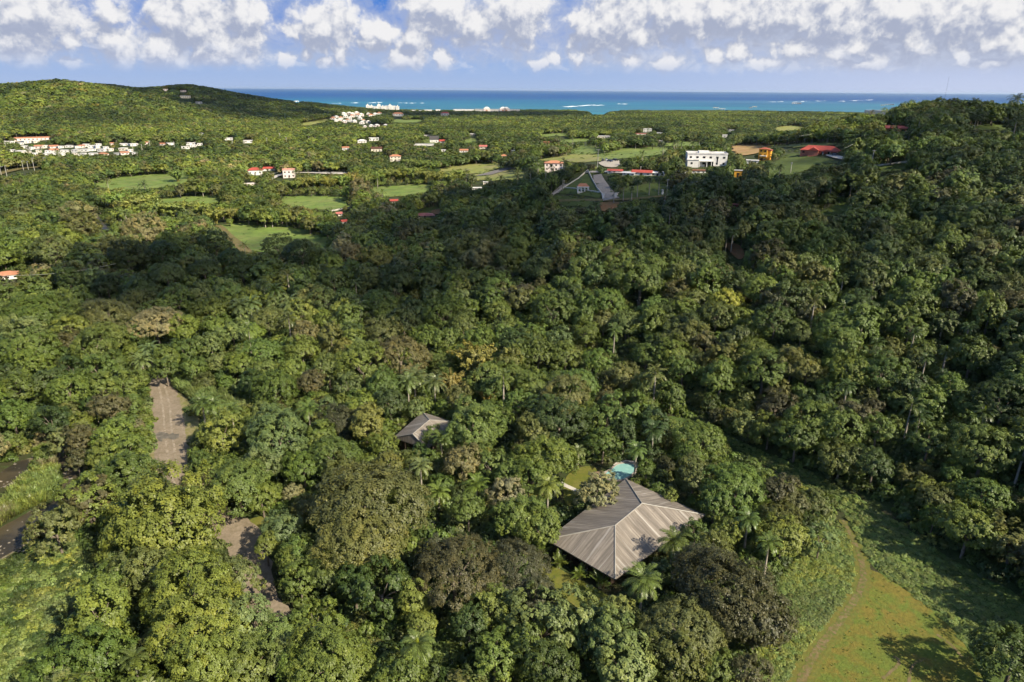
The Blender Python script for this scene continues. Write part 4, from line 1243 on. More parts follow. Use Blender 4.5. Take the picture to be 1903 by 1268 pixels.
# ------------------------------------------------------------------ gazebo, walls, drive on the ridge
M_dimwhite = plain('dimmed_white', (0.46, 0.43, 0.39), 0.8, 0.2, 0.3)  # wall white made darker in its colour to stand for the cloud shade
def wall_along(px, hgt, thick, label, m=None, cap=True, name='boundary_wall'):
    w_ = to_world(px)
    seg = [w_[0]]
    for i in range(len(w_) - 1):
        k3 = max(2, int(np.hypot(*(w_[i + 1] - w_[i])) / 3))
        for j in range(1, k3 + 1):
            seg.append(w_[i] + (w_[i + 1] - w_[i]) * j / k3)
    seg = np.array(seg)
    z = gz(seg[:, 0], seg[:, 1])
    t = np.gradient(seg, axis=0); t /= np.linalg.norm(t, axis=1)[:, None] + 1e-9
    nr_ = np.stack([-t[:, 1], t[:, 0]], -1) * thick / 2
    c_ = seg.mean(0); zc_ = z.mean()
    b_ = MB()
    vs, fs = [], []
    for i in range(len(seg)):
        for sgn, dz in ((-1, -1.2), (1, -1.2), (1, hgt), (-1, hgt)):
            q_ = seg[i] + nr_[i] * sgn
            vs.append((q_[0] - c_[0], q_[1] - c_[1], z[i] + dz - zc_))
    for i in range(len(seg) - 1):
        for j in range(4):
            fs.append((i * 4 + j, i * 4 + (j + 1) % 4, (i + 1) * 4 + (j + 1) % 4, (i + 1) * 4 + j))
    fs += [(3, 2, 1, 0), tuple((len(seg) - 1) * 4 + j for j in range(4))]
    b_.add(vs, fs)
    o = b_.build(name, m or M_dimwhite, None, (c_[0], c_[1], zc_))
    tag(o, label, 'wall')
    return o


wall_along([(1028, 363), (1050, 349), (1075, 333), (1092, 318)], .85, 0.35, 'white boundary wall rising left of the walled grass triangle')
wall_along([(1092, 318), (1100, 334), (1110, 352), (1120, 364)], .95, 0.4, 'white boundary wall between the grass triangle and the paved drive')
wall_along([(1047, 350), (1070, 352), (1096, 356), (1118, 360)], 0.8, 0.35, 'low pale wall running under the gazebo', M_cream)
wall_along([(1140, 367), (1152, 360)], 1.2, 0.4, 'short white wall right of the drive entrance')
wall_along([(1602, 312), (1640, 309), (1690, 302)], 1.0, 0.35, 'long white boundary wall on the right hill', M_cream)
wall_along([(610, 394), (640, 389), (668, 386)], 1.0, 0.4, 'white roadside wall beside the red-roofed cottages')
wall_along([(558, 319), (600, 321), (645, 322)], 0.9, 0.3, 'long white estate wall right of the pale two storey house')
wall_along([(484, 329), (505, 324), (520, 320)], 0.8, 0.3, 'short garden wall left of the pale two storey house', M_cream)
wall_along([(1256, 330), (1272, 330), (1306, 329)], 1.6, .3, 'white balustrade wall in front of the terrace block')
DRIVE = [(1110, 326), (1112, 334), (1122, 350), (1136, 372)]
M_cobble = mixed('paved_drive', [(0.36, 0.30, 0.26), (0.42, 0.36, 0.31), (0.30, 0.25, 0.22)], 0.5, fine=2.5)
sheet('paved_drive', ribbon(to_world(DRIVE), [4.5, 5.5, 6.0, 8.5]), M_cobble, 0.35, 'steep cobbled drive climbing to the ridge road', 'drive', step=1.5)
wall_along([(1117, 326), (1128, 344), (1140, 362)], 0.35, 0.4, 'low pale kerb wall on the right side of the drive', M_dimwhite, name='kerb')
wall_along([(1106, 330), (1114, 345), (1123, 362)], 0.35, 0.4, 'low pale kerb wall on the left side of the drive', M_dimwhite, name='kerb')
CLEAR.append((np.array([(1102, 324), (1118, 324), (1152, 373), (1118, 374)], float), 1e9))
CLEAR.append((np.array([(1090, 316), (1030, 360), (1060, 372), (1120, 372), (1115, 350)], float), 1e9))
sheet('ridge_road', ribbon(to_world([(1010, 376), (1060, 374), (1130, 374), (1180, 371), (1240, 365)]), 3.0), M_dirt, 0.3, 'narrow contour road at the foot of the drive', 'road', step=2)
sheet('side_road', ribbon(to_world([(1030, 362), (1040, 352), (1050, 344)]), 5.0), M_cobble, 0.3, 'short paved lane left of the boundary wall', 'road', step=2)
CLEAR.append((np.array([(1034, 358), (1048, 344), (1056, 342), (1044, 358)], float), 1e9))
sheet('ridge_road', ribbon(to_world([(1092, 321), (1120, 321), (1180, 324), (1240, 322)]), 5.0), M_concrete, 0.4, 'pale ridge road above the drive', 'road', step=2)
sheet('airstrip', ribbon(to_world([(898, 328), (925, 320), (950, 313)]), 16), plain('old_asphalt', (0.16, 0.145, 0.135), .9), 0.6, 'straight grey strip of road between yellowish fields', 'road', step=8)
CLEAR.append((np.array([(895, 330), (920, 318), (950, 311), (955, 316), (912, 330)], float), 1e9))
DP = [(404, 420), (414, 428), (424, 440), (440, 452), (454, 464), (462, 475)]
sheet('dirt_path', ribbon(to_world(DP), [4, 5, 5.5, 6, 6, 5]), M_dirt, 0.35, 'curved dirt path beside the green meadow', 'path', step=2)
CLEAR.append((np.array([(404, 418), (418, 420), (470, 470), (450, 470), (420, 445)], float), 1e9))
sheet('dirt_road', ribbon(to_world([(-20, 332), (20, 318), (70, 312), (110, 311)]), 9), M_dirt, 0.6, 'dirt road with tall lamp poles on the far left', 'road', step=4)
CLEAR.append((np.array([(-10, 322), (30, 312), (70, 308), (72, 316), (20, 328)], float), 1e9))
sheet('estate_road', ribbon(to_world([(500, 336), (520, 326), (545, 322), (600, 324), (660, 325), (700, 316), (720, 306)]), 6), M_concrete, 0.6, 'pale estate road past the two storey house', 'road', step=4)
CLEAR.append((np.array([(505, 338), (515, 326), (530, 322), (530, 334)], float), 1e9))
CLEAR.append((np.array([(560, 319), (645, 320), (645, 324), (560, 323)], float), 1e9))


def gazebo():
    p = hit(1083, 357)
    zc_ = proj(p)[0][2]; S = zc_ / FPX
    w, d_, h = 20 * S, 11 * S, 9 * S
    root = empty('gazebo', tuple(p), -math.atan2(p[0], p[1]) + .1, 'white open gazebo with orange hip roof in the grass triangle', 'gazebo')
    MB().box(-w / 2, w / 2, -d_ / 2, d_ / 2, -1.5, 0.25).build('floor', M_cream, root)
    for x in (-.47, -.16, .16, .47):
        for y in (-.45, .45):
            MB().box(x * w - .22, x * w + .22, y * d_ - .22, y * d_ + .22, .253, h).build('column', M_white, root)
    MB().box(-w / 2 - .3, w / 2 + .3, -d_ / 2 - .3, d_ / 2 + .3, h + .002, h + .45).build('beam', M_white, root)
    MB().add([(-w * .56, -d_ * .58, h + .45), (w * .56, -d_ * .58, h + .45), (w * .56, d_ * .58, h + .45), (-w * .56, d_ * .58, h + .45), (-w * .3, 0, h + 2), (w * .3, 0, h + 2)],
             [(0, 1, 5, 4), (1, 2, 5), (2, 3, 4, 5), (3, 0, 4), (3, 2, 1, 0)]).build('roof', M_terra, root)
gazebo()
for u, v, lab in ((1121, 370, 'white gate pillar at the left foot of the paved drive'), (1144, 368, 'white gate pillar at the right foot of the paved drive'), (1231, 362, 'white pillar alone on the grass slope'),
                  (1605, 318, 'white gate pillar at the left end of the long hill wall'), (1390, 402, 'white post in the forest beside the dark red hut')):
    p = hit(u, v)
    o = MB().box(-.45, .45, -.45, .45, -1, 2.3).box(-.55, .55, -.55, .55, 2.301, 2.55).build('gate_pillar', M_white, None, tuple(p))
    tag(o, label=lab, cat='pillar', group='white pillars')


# ------------------------------------------------------------------ poles, mast, wires, cars
def pole(u, v, hpx, label, arms=1, lamp=False, name='utility_pole', group='utility poles', d=None, m=None):
    p = hit(u, v)
    S = proj(p)[0][2] / FPX
    h = hpx * S
    root = empty(name, tuple(p), random.uniform(-.6, .6), label, 'pole', group)
    r_ = max(.16, 0.42 * S)
    MB().tube([(0, 0, -1), (0, 0, h * .6), (0, 0, h)], [r_, r_ * .85, r_ * .65], 8).build('shaft', m or M_pole, root)
    for a in range(arms):
        z = h * (.95 - .09 * a)
        MB().box(-h * .09, h * .09, -r_ * 1.6, -r_ * .9, z, z + .22).build('crossarm', M_pole, root)
    if lamp:
        MB().box(-.25, 2.4, -.2, .2, h + .002, h + .22).build('lamp_arm', M_steel, root)
    return root


for i, (u, v, h_) in enumerate(((5, 335, 24), (13, 328, 19), (44, 317, 17), (53, 316, 15), (65, 320, 26), (84, 313, 19), (90, 307, 15), (100, 300, 12), (116, 298, 19), (131, 297, 17))):
    pole(u, v, h_, f'tall white lamp pole on the far left dirt road, {ordn[i]} from the left', 0, True, 'lamp_pole', 'lamp poles on the far left')
    vis(u - 1, v - h_, u + 1, v - 3, 800)
for (u, v, h_, ar, lab) in ((497, 273, 16, 1, 'thin utility pole left of the lattice-like pair'), (521, 263, 15, 3, 'utility pole with three crossarms on the left plain'), (533, 270, 14, 2, 'utility pole right of the three-arm one'),
                            (574, 262, 8, 1, 'short utility pole deep in the trees of the left plain'), (586, 262, 10, 1, 'slim utility pole right of the short one'), (1110, 318, 40, 1, 'tall pale utility pole beside the gravel lot'),
                            (1239, 362, 28, 1, 'grey utility pole on the grass slope right of the drive'), (1048, 352, 16, 1, 'utility pole on the lane left of the walled triangle'), (1469, 322, 20, 2, 'utility pole with transformer on the grass hill'),
                            (1190, 322, 12, 1, 'thin pole behind the wide red row house'), (1619, 310, 30, 1, 'tall pole behind the long hill wall'), (433, 276, 18, 1, 'pole beside the little hamlet'), (325, 280, 16, 1, 'pole at the right end of the town'),
                            (265, 284, 15, 1, 'pole in front of the middle of the town'), (12, 278, 16, 1, 'pole at the left end of the town'), (248, 285, 14, 1, 'second pole in front of the middle of the town'), (280, 280, 18, 2, 'pole with two arms right of the town centre'),
                            (1014, 340, 22, 1, 'pole left of the orange-roofed two storey house')):
    pole(u, v, h_, lab, ar)
    vis(u - 1, v - h_, u + 1, v - 4, np.hypot(*hit(u, v)[:2]) + 5)


M_mast = plain('dark_steel', (0.07, 0.075, 0.08), 0.5, 0.4)
def mast():
    p = hit(1755, 186)
    S = proj(p)[0][2] / FPX
    h = 40 * S
    root = empty('antenna_mast', tuple(p), .3, 'thin lattice antenna mast standing on the right hilltop', 'mast')
    la = MB()
    for x, y in ((-.35, -.2), (.35, -.2), (0, .4)):
        la.tube([(x, y, -1), (x * .4, y * .4, h)], .26, 5)
    z = 0.0
    s_ = 1
    while z < h - 1.2:
        k4 = 1 - .6 * z / h; k5 = 1 - .6 * (z + 1.2) / h
        la.tube([(-.35 * k4 * s_, -.2 * k4, z), (.35 * k5 * s_, -.2 * k5, z + 1.2)], .05, 4)
        la.tube([(.35 * k4, -.2 * k4, z), (0, .4 * k5, z + 1.2)], .05, 4)
        z += 1.2; s_ = -s_
    la.build('lattice', M_mast, root)
    for z, l_ in ((.72, 1.5), (.80, 2.0), (.88, 1.1)):
        MB().box(-l_, l_, -.12, .12, h * z, h * z + .28).build('aerial', M_mast, root)
mast()


def cable(a, b_, ha, hb, label, sag=2.0, r_=.06):
    pa, pb = hit(*a), hit(*b_)
    pa[2] += ha; pb[2] += hb
    pts = [tuple(pa + (pb - pa) * t - np.array([0, 0, 4 * sag * t * (1 - t)])) for t in np.linspace(0, 1, 18)]
    c_ = Vector(pts[0])
    o = MB().tube([Vector(p) - c_ for p in pts], r_, 4).build('power_line', plain('bright_wire', (0.35, 0.35, 0.30), .5), None, tuple(c_))
    tag(o, label, 'cable', 'power lines')
cable((20, 570), (225, 540), 13, 12, 'thin power line crossing the shaded trees on the left', 1.5, .055)
cable((1480, 290), (1690, 215), 12, 10, 'thin power line climbing the right hill, lower one', 3, .06)
cable((1560, 330), (1740, 195), 14, 10, 'thin power line climbing the right hill, upper one', 3, .06)


def car(u, v, label, colr, L_=4.4):
    p = hit(u, v)
    root = empty('parked_car', (p[0], p[1], gz(p[0], p[1])[0] + .27 + .0007 * (np.hypot(p[0], p[1]) - 180)), random.uniform(0, 3), label, 'car', 'cars parked far off')
    MB().box(-L_ / 2, L_ / 2, -.88, .88, .35, .95, .05).build('body', plain('paint_%d' % int(colr[0] * 1000), colr, .35, .5, .05), root, bev=.08)
    MB().box(-L_ * .28, L_ * .32, -.78, .78, .952, 1.5, .28).build('cabin', M_glass, root)
    for x in (-.31, .31):
        for y in (-.85, .85):
            MB().tube([(x * L_, y - .1, .34), (x * L_, y + .1, .34)], .34, 10).build('wheel', M_wire, root)
for u, v, lab, c_ in ((1120, 301, 'dark car at the left end of the gravel lot', (.03, .03, .035)), (1127, 300, 'silver car in the middle of the gravel lot', (.4, .4, .42)), (1133, 302, 'dark blue car right of the silver one', (.02, .035, .08)),
                      (1143, 300, 'black car at the right end of the gravel lot', (.012, .012, .012)), (1552, 291, 'dark grey car beside the long red-roofed house', (.06, .06, .065))):
    car(u, v, lab, c_)
    vis(u - 4, v - 4, u + 4, v, 900)


# ------------------------------------------------------------------ leaf builders
def unit(v):
    return v / (np.linalg.norm(v, axis=-1, keepdims=True) + 1e-9)


def leaf_quads(pos, nrm, ln, wd, g):
    """kite-shaped leaves (sprigs) lying across their normal"""
    n_ = len(pos)
    t = unit(np.cross(nrm, unit(g.normal(size=(n_, 3)))))
    b_ = np.cross(nrm, t)
    ln = (ln * g.uniform(.65, 1.3, n_))[:, None]; wd = (wd * g.uniform(.7, 1.25, n_))[:, None]
    dro = nrm * ln * g.uniform(-.25, .15, n_)[:, None]
    v = np.stack([pos - t * ln * .5, pos + b_ * wd * .5 + dro * .2, pos + t * ln * .5 + dro, pos - b_ * wd * .5 + dro * .2], 1)
    return v.reshape(-1, 3), np.arange(n_ * 4).reshape(-1, 4)


def crown_arrays(seed, ncl, nsub, nleaf, leaf, rc=.3, zs=.8, low=-.35, rs=.11, wob=.18, up=.25, wide=.65, gap=0.0, droop=0.0):
    g = np.random.default_rng(seed)
    i = np.arange(ncl) + .5
    z = 1 - (1 - low) * i / ncl
    ph = i * 2.39996 + g.uniform(0, 6)
    s = np.sqrt(np.clip(1 - z * z, 0, 1))
    c = np.stack([s * np.cos(ph), s * np.sin(ph), z], -1) + g.normal(0, .10, (ncl, 3))
    c = unit(c)
    k1, k2 = g.normal(0, 2.0, 3), g.normal(0, 3.0, 3)
    rad = 1 + wob * np.sin(c @ k1 + 1) + wob * .7 * np.sin(c @ k2 + 2)
    rcl = rc * g.uniform(.65, 1.3, ncl)
    cen = c * ((rad - rcl * .8) * g.uniform(.84, 1.04, ncl))[:, None]
    cen[:, 2] *= zs
    keep = g.uniform(0, 1, ncl) > gap
    cen, c, rcl = cen[keep], c[keep], rcl[keep]
    ncl = len(cen)
    cb = g.uniform(0, 1, ncl)
    d = unit(g.normal(size=(ncl, nsub, 3)) + c[:, None] * .95 + np.array([0, 0, up]))
    sub = cen[:, None] + d * (rcl[:, None] * g.uniform(.62, 1.08, (ncl, nsub)))[..., None] * np.array([1, 1, .82])
    sub[..., 2] -= droop * np.hypot(sub[..., 0], sub[..., 1]) ** 2
    ld = unit(g.normal(size=(ncl, nsub, nleaf, 3)) + d[:, :, None] * .7)
    pos = sub[:, :, None] + ld * (rs * g.uniform(.45, 1.05, (ncl, nsub, nleaf)))[..., None]
    nrm = unit(ld * .30 + d[:, :, None] * .55 + c[:, None, None] * .30 + np.array([0, 0, .40]) + g.normal(0, .26, ld.shape))
    sv = g.uniform(0, 1, (ncl, nsub))
    var = np.clip(.55 * sv[:, :, None] + .45 * g.uniform(0, 1, ld.shape[:3]), 0, 1)
    br = np.broadcast_to(np.clip(.7 * cb[:, None, None] + .3 * sv[:, :, None], 0, 1), var.shape)
    v, q = leaf_quads(pos.reshape(-1, 3), nrm.reshape(-1, 3), leaf, leaf * wide, g)
    return v, q, np.repeat(var.ravel(), 4), np.repeat(br.ravel(), 4), cen


def crown_mesh(name, *a, m=None, **k3):
    v, q, var, br, cen = crown_arrays(*a, **k3)
    return np_mesh(name, v, q, [m or M_leaf], {'var': ('POINT', var), 'branch': ('POINT', br)}), cen


def trunk_mb(g, cen, hc, r0=.055, limbs=6, sc=1.0):
    """trunk of height hc (crown radius = 1) with limbs reaching into the crown"""
    b_ = MB()
    lean = np.array([g.uniform(-.08, .08), g.uniform(-.08, .08)])
    top = Vector((lean[0], lean[1], hc * .78))
    b_.tube([(0, 0, -.4), (0, 0, .02), (lean[0] * .5, lean[1] * .5, hc * .4), top], [r0 * 1.7, r0 * 1.25, r0, r0 * .8], 8)
    idx = g.permutation(len(cen))[:limbs]
    for i in idx:
        e = Vector((cen[i][0] * .66, cen[i][1] * .66, cen[i][2] * .6 + hc))
        m1 = top.lerp(e, .45) + Vector((0, 0, -.05))
        st = Vector((lean[0] * .8, lean[1] * .8, hc * g.uniform(.5, .75)))
        b_.tube([st, m1, e], [r0 * .6, r0 * .42, r0 * .16], 5)
    return b_


TINT = {'g': (0.094, 0.132, 0.027), 'd': (0.051, 0.077, 0.020), 'y': (0.130, 0.166, 0.032), 'l': (0.124, 0.160, 0.050), 'o': (0.104, 0.118, 0.033), 'b': (0.092, 0.088, 0.033),
        'k': (0.064, 0.066, 0.028), 't': (0.185, 0.172, 0.080), 'r': (0.155, 0.145, 0.032), 'x': (0.24, 0.26, 0.04), 'w': (0.160, 0.210, 0.060), 'v': (0.185, 0.215, 0.050)}
TONE = {'g': 'mid green', 'd': 'dark green', 'y': 'yellow-green', 'l': 'pale sage green', 'o': 'olive green', 'b': 'rusty brown', 'k': 'dark grey-olive', 't': 'dry tan', 'r': 'orange-gold', 'x': 'bright lime'}


def tint_of(c_):
    b_ = np.array(TINT[c_])
    return b_ * rng.uniform(.82, 1.2) * np.array([rng.uniform(.90, 1.10), 1, rng.uniform(.85, 1.15)])


# near crown meshes
NEAR, NEARC = {}, {}
def reg(kind, i, *a, **k3):
    NEAR[(kind, i)], NEARC[(kind, i)] = crown_mesh('crown', *a, **k3)


for i in range(7):      # cauliflower crowns
    reg('broad', i, 100 + i, 30 + 3 * (i % 4), 15, 17, .080, rc=.32 - .015 * (i % 3), zs=.86 + .06 * (i % 3), low=-.5, rs=.10, wob=.16 + .03 * (i % 3))
for i in range(3):      # large-leaved, open
    reg('open', i, 140 + i, 44, 14, 14, .092, rc=.25, zs=.9, low=-.55, rs=.085, wob=.26, gap=.10)
for i in range(4):      # great crowns: many limbs, leaves small against the whole
    reg('big', i, 120 + i, 64 + 6 * i, 15, 16, .055, rc=.235, zs=.84, low=-.5, rs=.075, wob=.22)
for i in range(3):      # wide, finely leaved
    reg('spread', i, 160 + i, 105, 14, 15, .040, rc=.185, zs=.60, low=-.18, rs=.062, wob=.12, droop=.05)
for i in range(3):      # tall, stacked
    reg('tall', i, 180 + i, 32, 14, 16, .10, rc=.36, zs=1.45, low=-.8, rs=.12, wob=.22)

# ------------------------------------------------------------------ palms, bamboo, bare trees
def frond_arrays(g, L_, az_, e0, curl, nl=16, lw=.16, ll=.55, droop=.7):
    """one feathered frond as leaflet quads"""
    ts = np.linspace(0, 1, nl + 1)
    el = e0 - curl * ts ** 1.3
    step_ = L_ / nl
    r, z = [0.0], [0.0]
    for e in el[:-1]:
        r.append(r[-1] + math.cos(e) * step_); z.append(z[-1] + math.sin(e) * step_)
    r, z = np.array(r), np.array(z)
    ca, sa = math.cos(az_), math.sin(az_)
    P_ = np.stack([r * ca, r * sa, z], -1)
    side = np.array([-sa, ca, 0])
    vs, var = [], []
    for i in range(1, nl):
        t = ts[i]
        tang = unit(P_[i + 1] - P_[i - 1])
        upv = np.cross(side, tang); upv = upv if upv[2] > 0 else -upv
        l_ = ll * math.sin(math.pi * (0.12 + .84 * t)) ** .7 * g.uniform(.85, 1.1)
        for s in (-1, 1):
            d = unit(side * s * .8 + tang * .55 + upv * (.25 - droop * .3) + g.normal(0, .06, 3))
            tip = P_[i] + d * l_ + np.array([0, 0, -droop * l_ * .45])
            mid = P_[i] + d * l_ * .5 + np.array([0, 0, -droop * l_ * .08])
            w_ = tang * lw * .5
            vs += [P_[i] - w_ * .4, mid - w_, tip, mid + w_]
            var.append(g.uniform(0, 1))
    # rachis
    for i in range(nl):
        w_ = side * .035
        vs += [P_[i] - w_, P_[i] + w_, P_[i + 1] + w_ * .8, P_[i + 1] - w_ * .8]
        var.append(1.0)
    return vs, var


def palm_crown(seed, nf=23, L_=3.5, lod=16, tidy=1.0, lw=.20, ll=.78):
    g = np.random.default_rng(seed)
    V, VV, BR = [], [], []
    for i in range(nf):
        f = i / nf
        e0 = R_(82 - 105 * f ** .95) + g.normal(0, .08)
        vs, var = frond_arrays(g, L_ * g.uniform(.85, 1.1), i * 2.4 + g.uniform(-.2, .2), e0, R_(70 + 45 * (1 - f)) * tidy, lod, lw, ll, .5 + .5 * f)
        V += vs; VV += var; BR += [max(0, f - .55) * 1.6] * len(var)
    V = np.array(V)
    return V, np.arange(len(V)).reshape(-1, 4), np.repeat(VV, 4), np.repeat(BR, 4)


PALM = {}
for i in range(3):
    v, q, a1_, a2_ = palm_crown(300 + i)
    PALM[i] = np_mesh('crown', v, q, [M_frond], {'var': ('POINT', a1_), 'branch': ('POINT', a2_)})
for i in range(2):      # garden (areca) palms: fountain of arching fronds from the ground
    g = np.random.default_rng(330 + i)
    V, VV, BR = [], [], []
    for k3 in range(26):
        ang = g.uniform(0, 6.28)
        vs, var = frond_arrays(g, g.uniform(2.2, 3.6), ang, R_(g.uniform(58, 88)), R_(g.uniform(50, 110)), 12, .15, .55, .7)
        off = np.array([math.cos(ang) * g.uniform(0, .5), math.sin(ang) * g.uniform(0, .5), g.uniform(0, .9)])
        V += [p + off for p in vs]; VV += var; BR += [g.uniform(0, 1)] * len(var)
    V = np.array(V)
    PALM['areca%d' % i] = np_mesh('fronds', V, np.arange(len(V)).reshape(-1, 4), [M_frond], {'var': ('POINT', np.repeat(VV, 4)), 'branch': ('POINT', np.repeat(BR, 4))})
pt = MB().tube([(0, 0, -.6), (0, 0, 0), (.05, .03, .35), (.1, .05, .8), (.1, .05, 1.0)], [.30, .26, .20, .17, .14], 9).mesh('trunk', M_palebark, True)
# the single upright young frond
sv_, sa_ = frond_arrays(np.random.default_rng(5), 2.4, 1.0, R_(84), R_(25), 14, .16, .42, .2)
SPEAR = np_mesh('young_frond', np.array(sv_), np.arange(len(sv_)).reshape(-1, 4), [M_frond], {'var': ('POINT', np.repeat(sa_, 4)), 'branch': ('POINT', np.zeros(len(sv_)))})


def bamboo_arrays(seed, nc=34, dens=70, leaf=.07, lw=.35):
    """unit clump: height 1, plumes arching out"""
    g = np.random.default_rng(seed)
    pos, nrm, br = [], [], []
    culm = MB()
    for i in range(nc):
        a_ = g.uniform(0, 6.28); r0 = g.uniform(0, .08); out_ = g.uniform(.12, .62); h_ = g.uniform(.62, 1.0)
        ts = np.linspace(0, 1, 7)
        rr = r0 + out_ * ts ** 2.4
        zz = h_ * (1.25 * ts - .32 * ts ** 3.2) * .95
        pl = np.stack([rr * math.cos(a_), rr * math.sin(a_), zz], -1)
        culm.tube([tuple(p) for p in pl], [.008, .008, .008, .007, .006, .005, .003], 4)
        t = np.sort(g.uniform(.34, 1.0, dens))
        c_ = np.stack([np.interp(t, ts, pl[:, j]) for j in range(3)], -1)
        sp_r = .085 * np.sin(np.pi * np.clip((t - .2) / .85, 0, 1)) + .015
        dd = unit(g.normal(size=(dens, 3)))
        pos.append(c_ + dd * sp_r[:, None] * g.uniform(.3, 1, dens)[:, None] - np.array([0, 0, .03]) * t[:, None])
        nrm.append(unit(dd * .5 + np.array([math.cos(a_) * .4, math.sin(a_) * .4, .55]) + g.normal(0, .3, (dens, 3))))
        br.append(np.full(dens, g.uniform(0, 1)))
    pos, nrm, br = np.concatenate(pos), np.concatenate(nrm), np.concatenate(br)
    v, q = leaf_quads(pos, nrm, leaf, leaf * lw, g)
    return v, q, np.repeat(g.uniform(0, 1, len(pos)), 4), np.repeat(br, 4), culm


BAM = {}
for i in range(3):
    v, q, a1_, a2_, cu = bamboo_arrays(400 + i, 46, 110, .072, .55)
    BAM[i] = (np_mesh('plumes', v, q, [M_leaf], {'var': ('POINT', a1_), 'branch': ('POINT', a2_)}), cu.mesh('culms', plain('bamboo_culm', (.22, .20, .06), .5)))


def bare_mesh(seed, m, n1=7, thin=1.0):
    g = np.random.default_rng(seed)
    b_ = MB()
    def grow(p, d, l_, r_, lev):
        q_ = p + d * l_
        mid = p + d * l_ * .5 + Vector(g.normal(0, .04 * l_, 3))
        b_.tube([p, mid, q_], [r_, r_ * .8, r_ * .6], 5 if lev < 2 else 4)
        if lev < 4:
            for k3 in range(3 if lev < 2 else 2 + int(g.uniform() > .4)):
                nd = (d + Vector(g.normal(0, .62, 3)) + Vector((0, 0, .18))).normalized()
                grow(p + d * l_ * g.uniform(.55, 1), nd, l_ * g.uniform(.55, .8), r_ * .5, lev + 1)
    grow(Vector((0, 0, -.05)), Vector((.03, 0, 1)), .34, .022 * thin, 0)
    return b_.mesh('branches', m)


# ------------------------------------------------------------------ individual plants
ITEMS = []        # (u, v, wpx, kind, tone, obj) for labels
def crown_world(u, v, w, hfac, add, zs):
    """crown centre seen at (u, v), apparent width w -> base xy, ground z, radius, centre height"""
    R0 = 5.0
    for _ in range(4):
        hc = hfac * R0 + add
        p = hit(u, v, hc)
        R0 = max(.6, w * .5 * proj(p)[0][2] / FPX / 1.04)
    g0 = gz(p[0], p[1])[0]
    return p, g0, R0, max(p[2] - g0, R0 * zs * .75)


def keep_view(u, v, a_, b_, d_):
    CLEAR.append((np.array([(u + a_ * math.cos(t), v + b_ * math.sin(t)) for t in np.arange(0, 6.28, .785)]), d_ - .5))


PLACED = []       # world x, y, radius of everything hand placed
trunk_cache = {}
def plant_tree(name, kind, vi, base, Rr, hc, tone, rz=None, group=None, zmul=1.0, rm=None):
    root = empty(name, tuple(base), rng.uniform(0, 6.28) if rz is None else rz)
    cm = NEAR[(kind, vi)]
    c_ = bpy.data.objects.new('crown', cm)
    c_.location = (0, 0, hc)
    c_.scale = (Rr * rng.uniform(.94, 1.08), Rr * rng.uniform(.94, 1.08), Rr * zmul)
    c_['tint'] = [float(x) for x in tint_of(tone)]
    link(c_, root)
    if (kind, vi) not in trunk_cache:
        trunk_cache[(kind, vi)] = trunk_mb(np.random.default_rng(vi), NEARC[(kind, vi)], 1.25).mesh('trunk', M_trunk, True)
    t_ = bpy.data.objects.new('trunk', trunk_cache[(kind, vi)])
    t_.scale = (Rr, Rr, hc / 1.25)
    link(t_, root)
    root['group'] = group or 'broadleaf trees of the valley'
    root['category'] = 'tree'
    return root


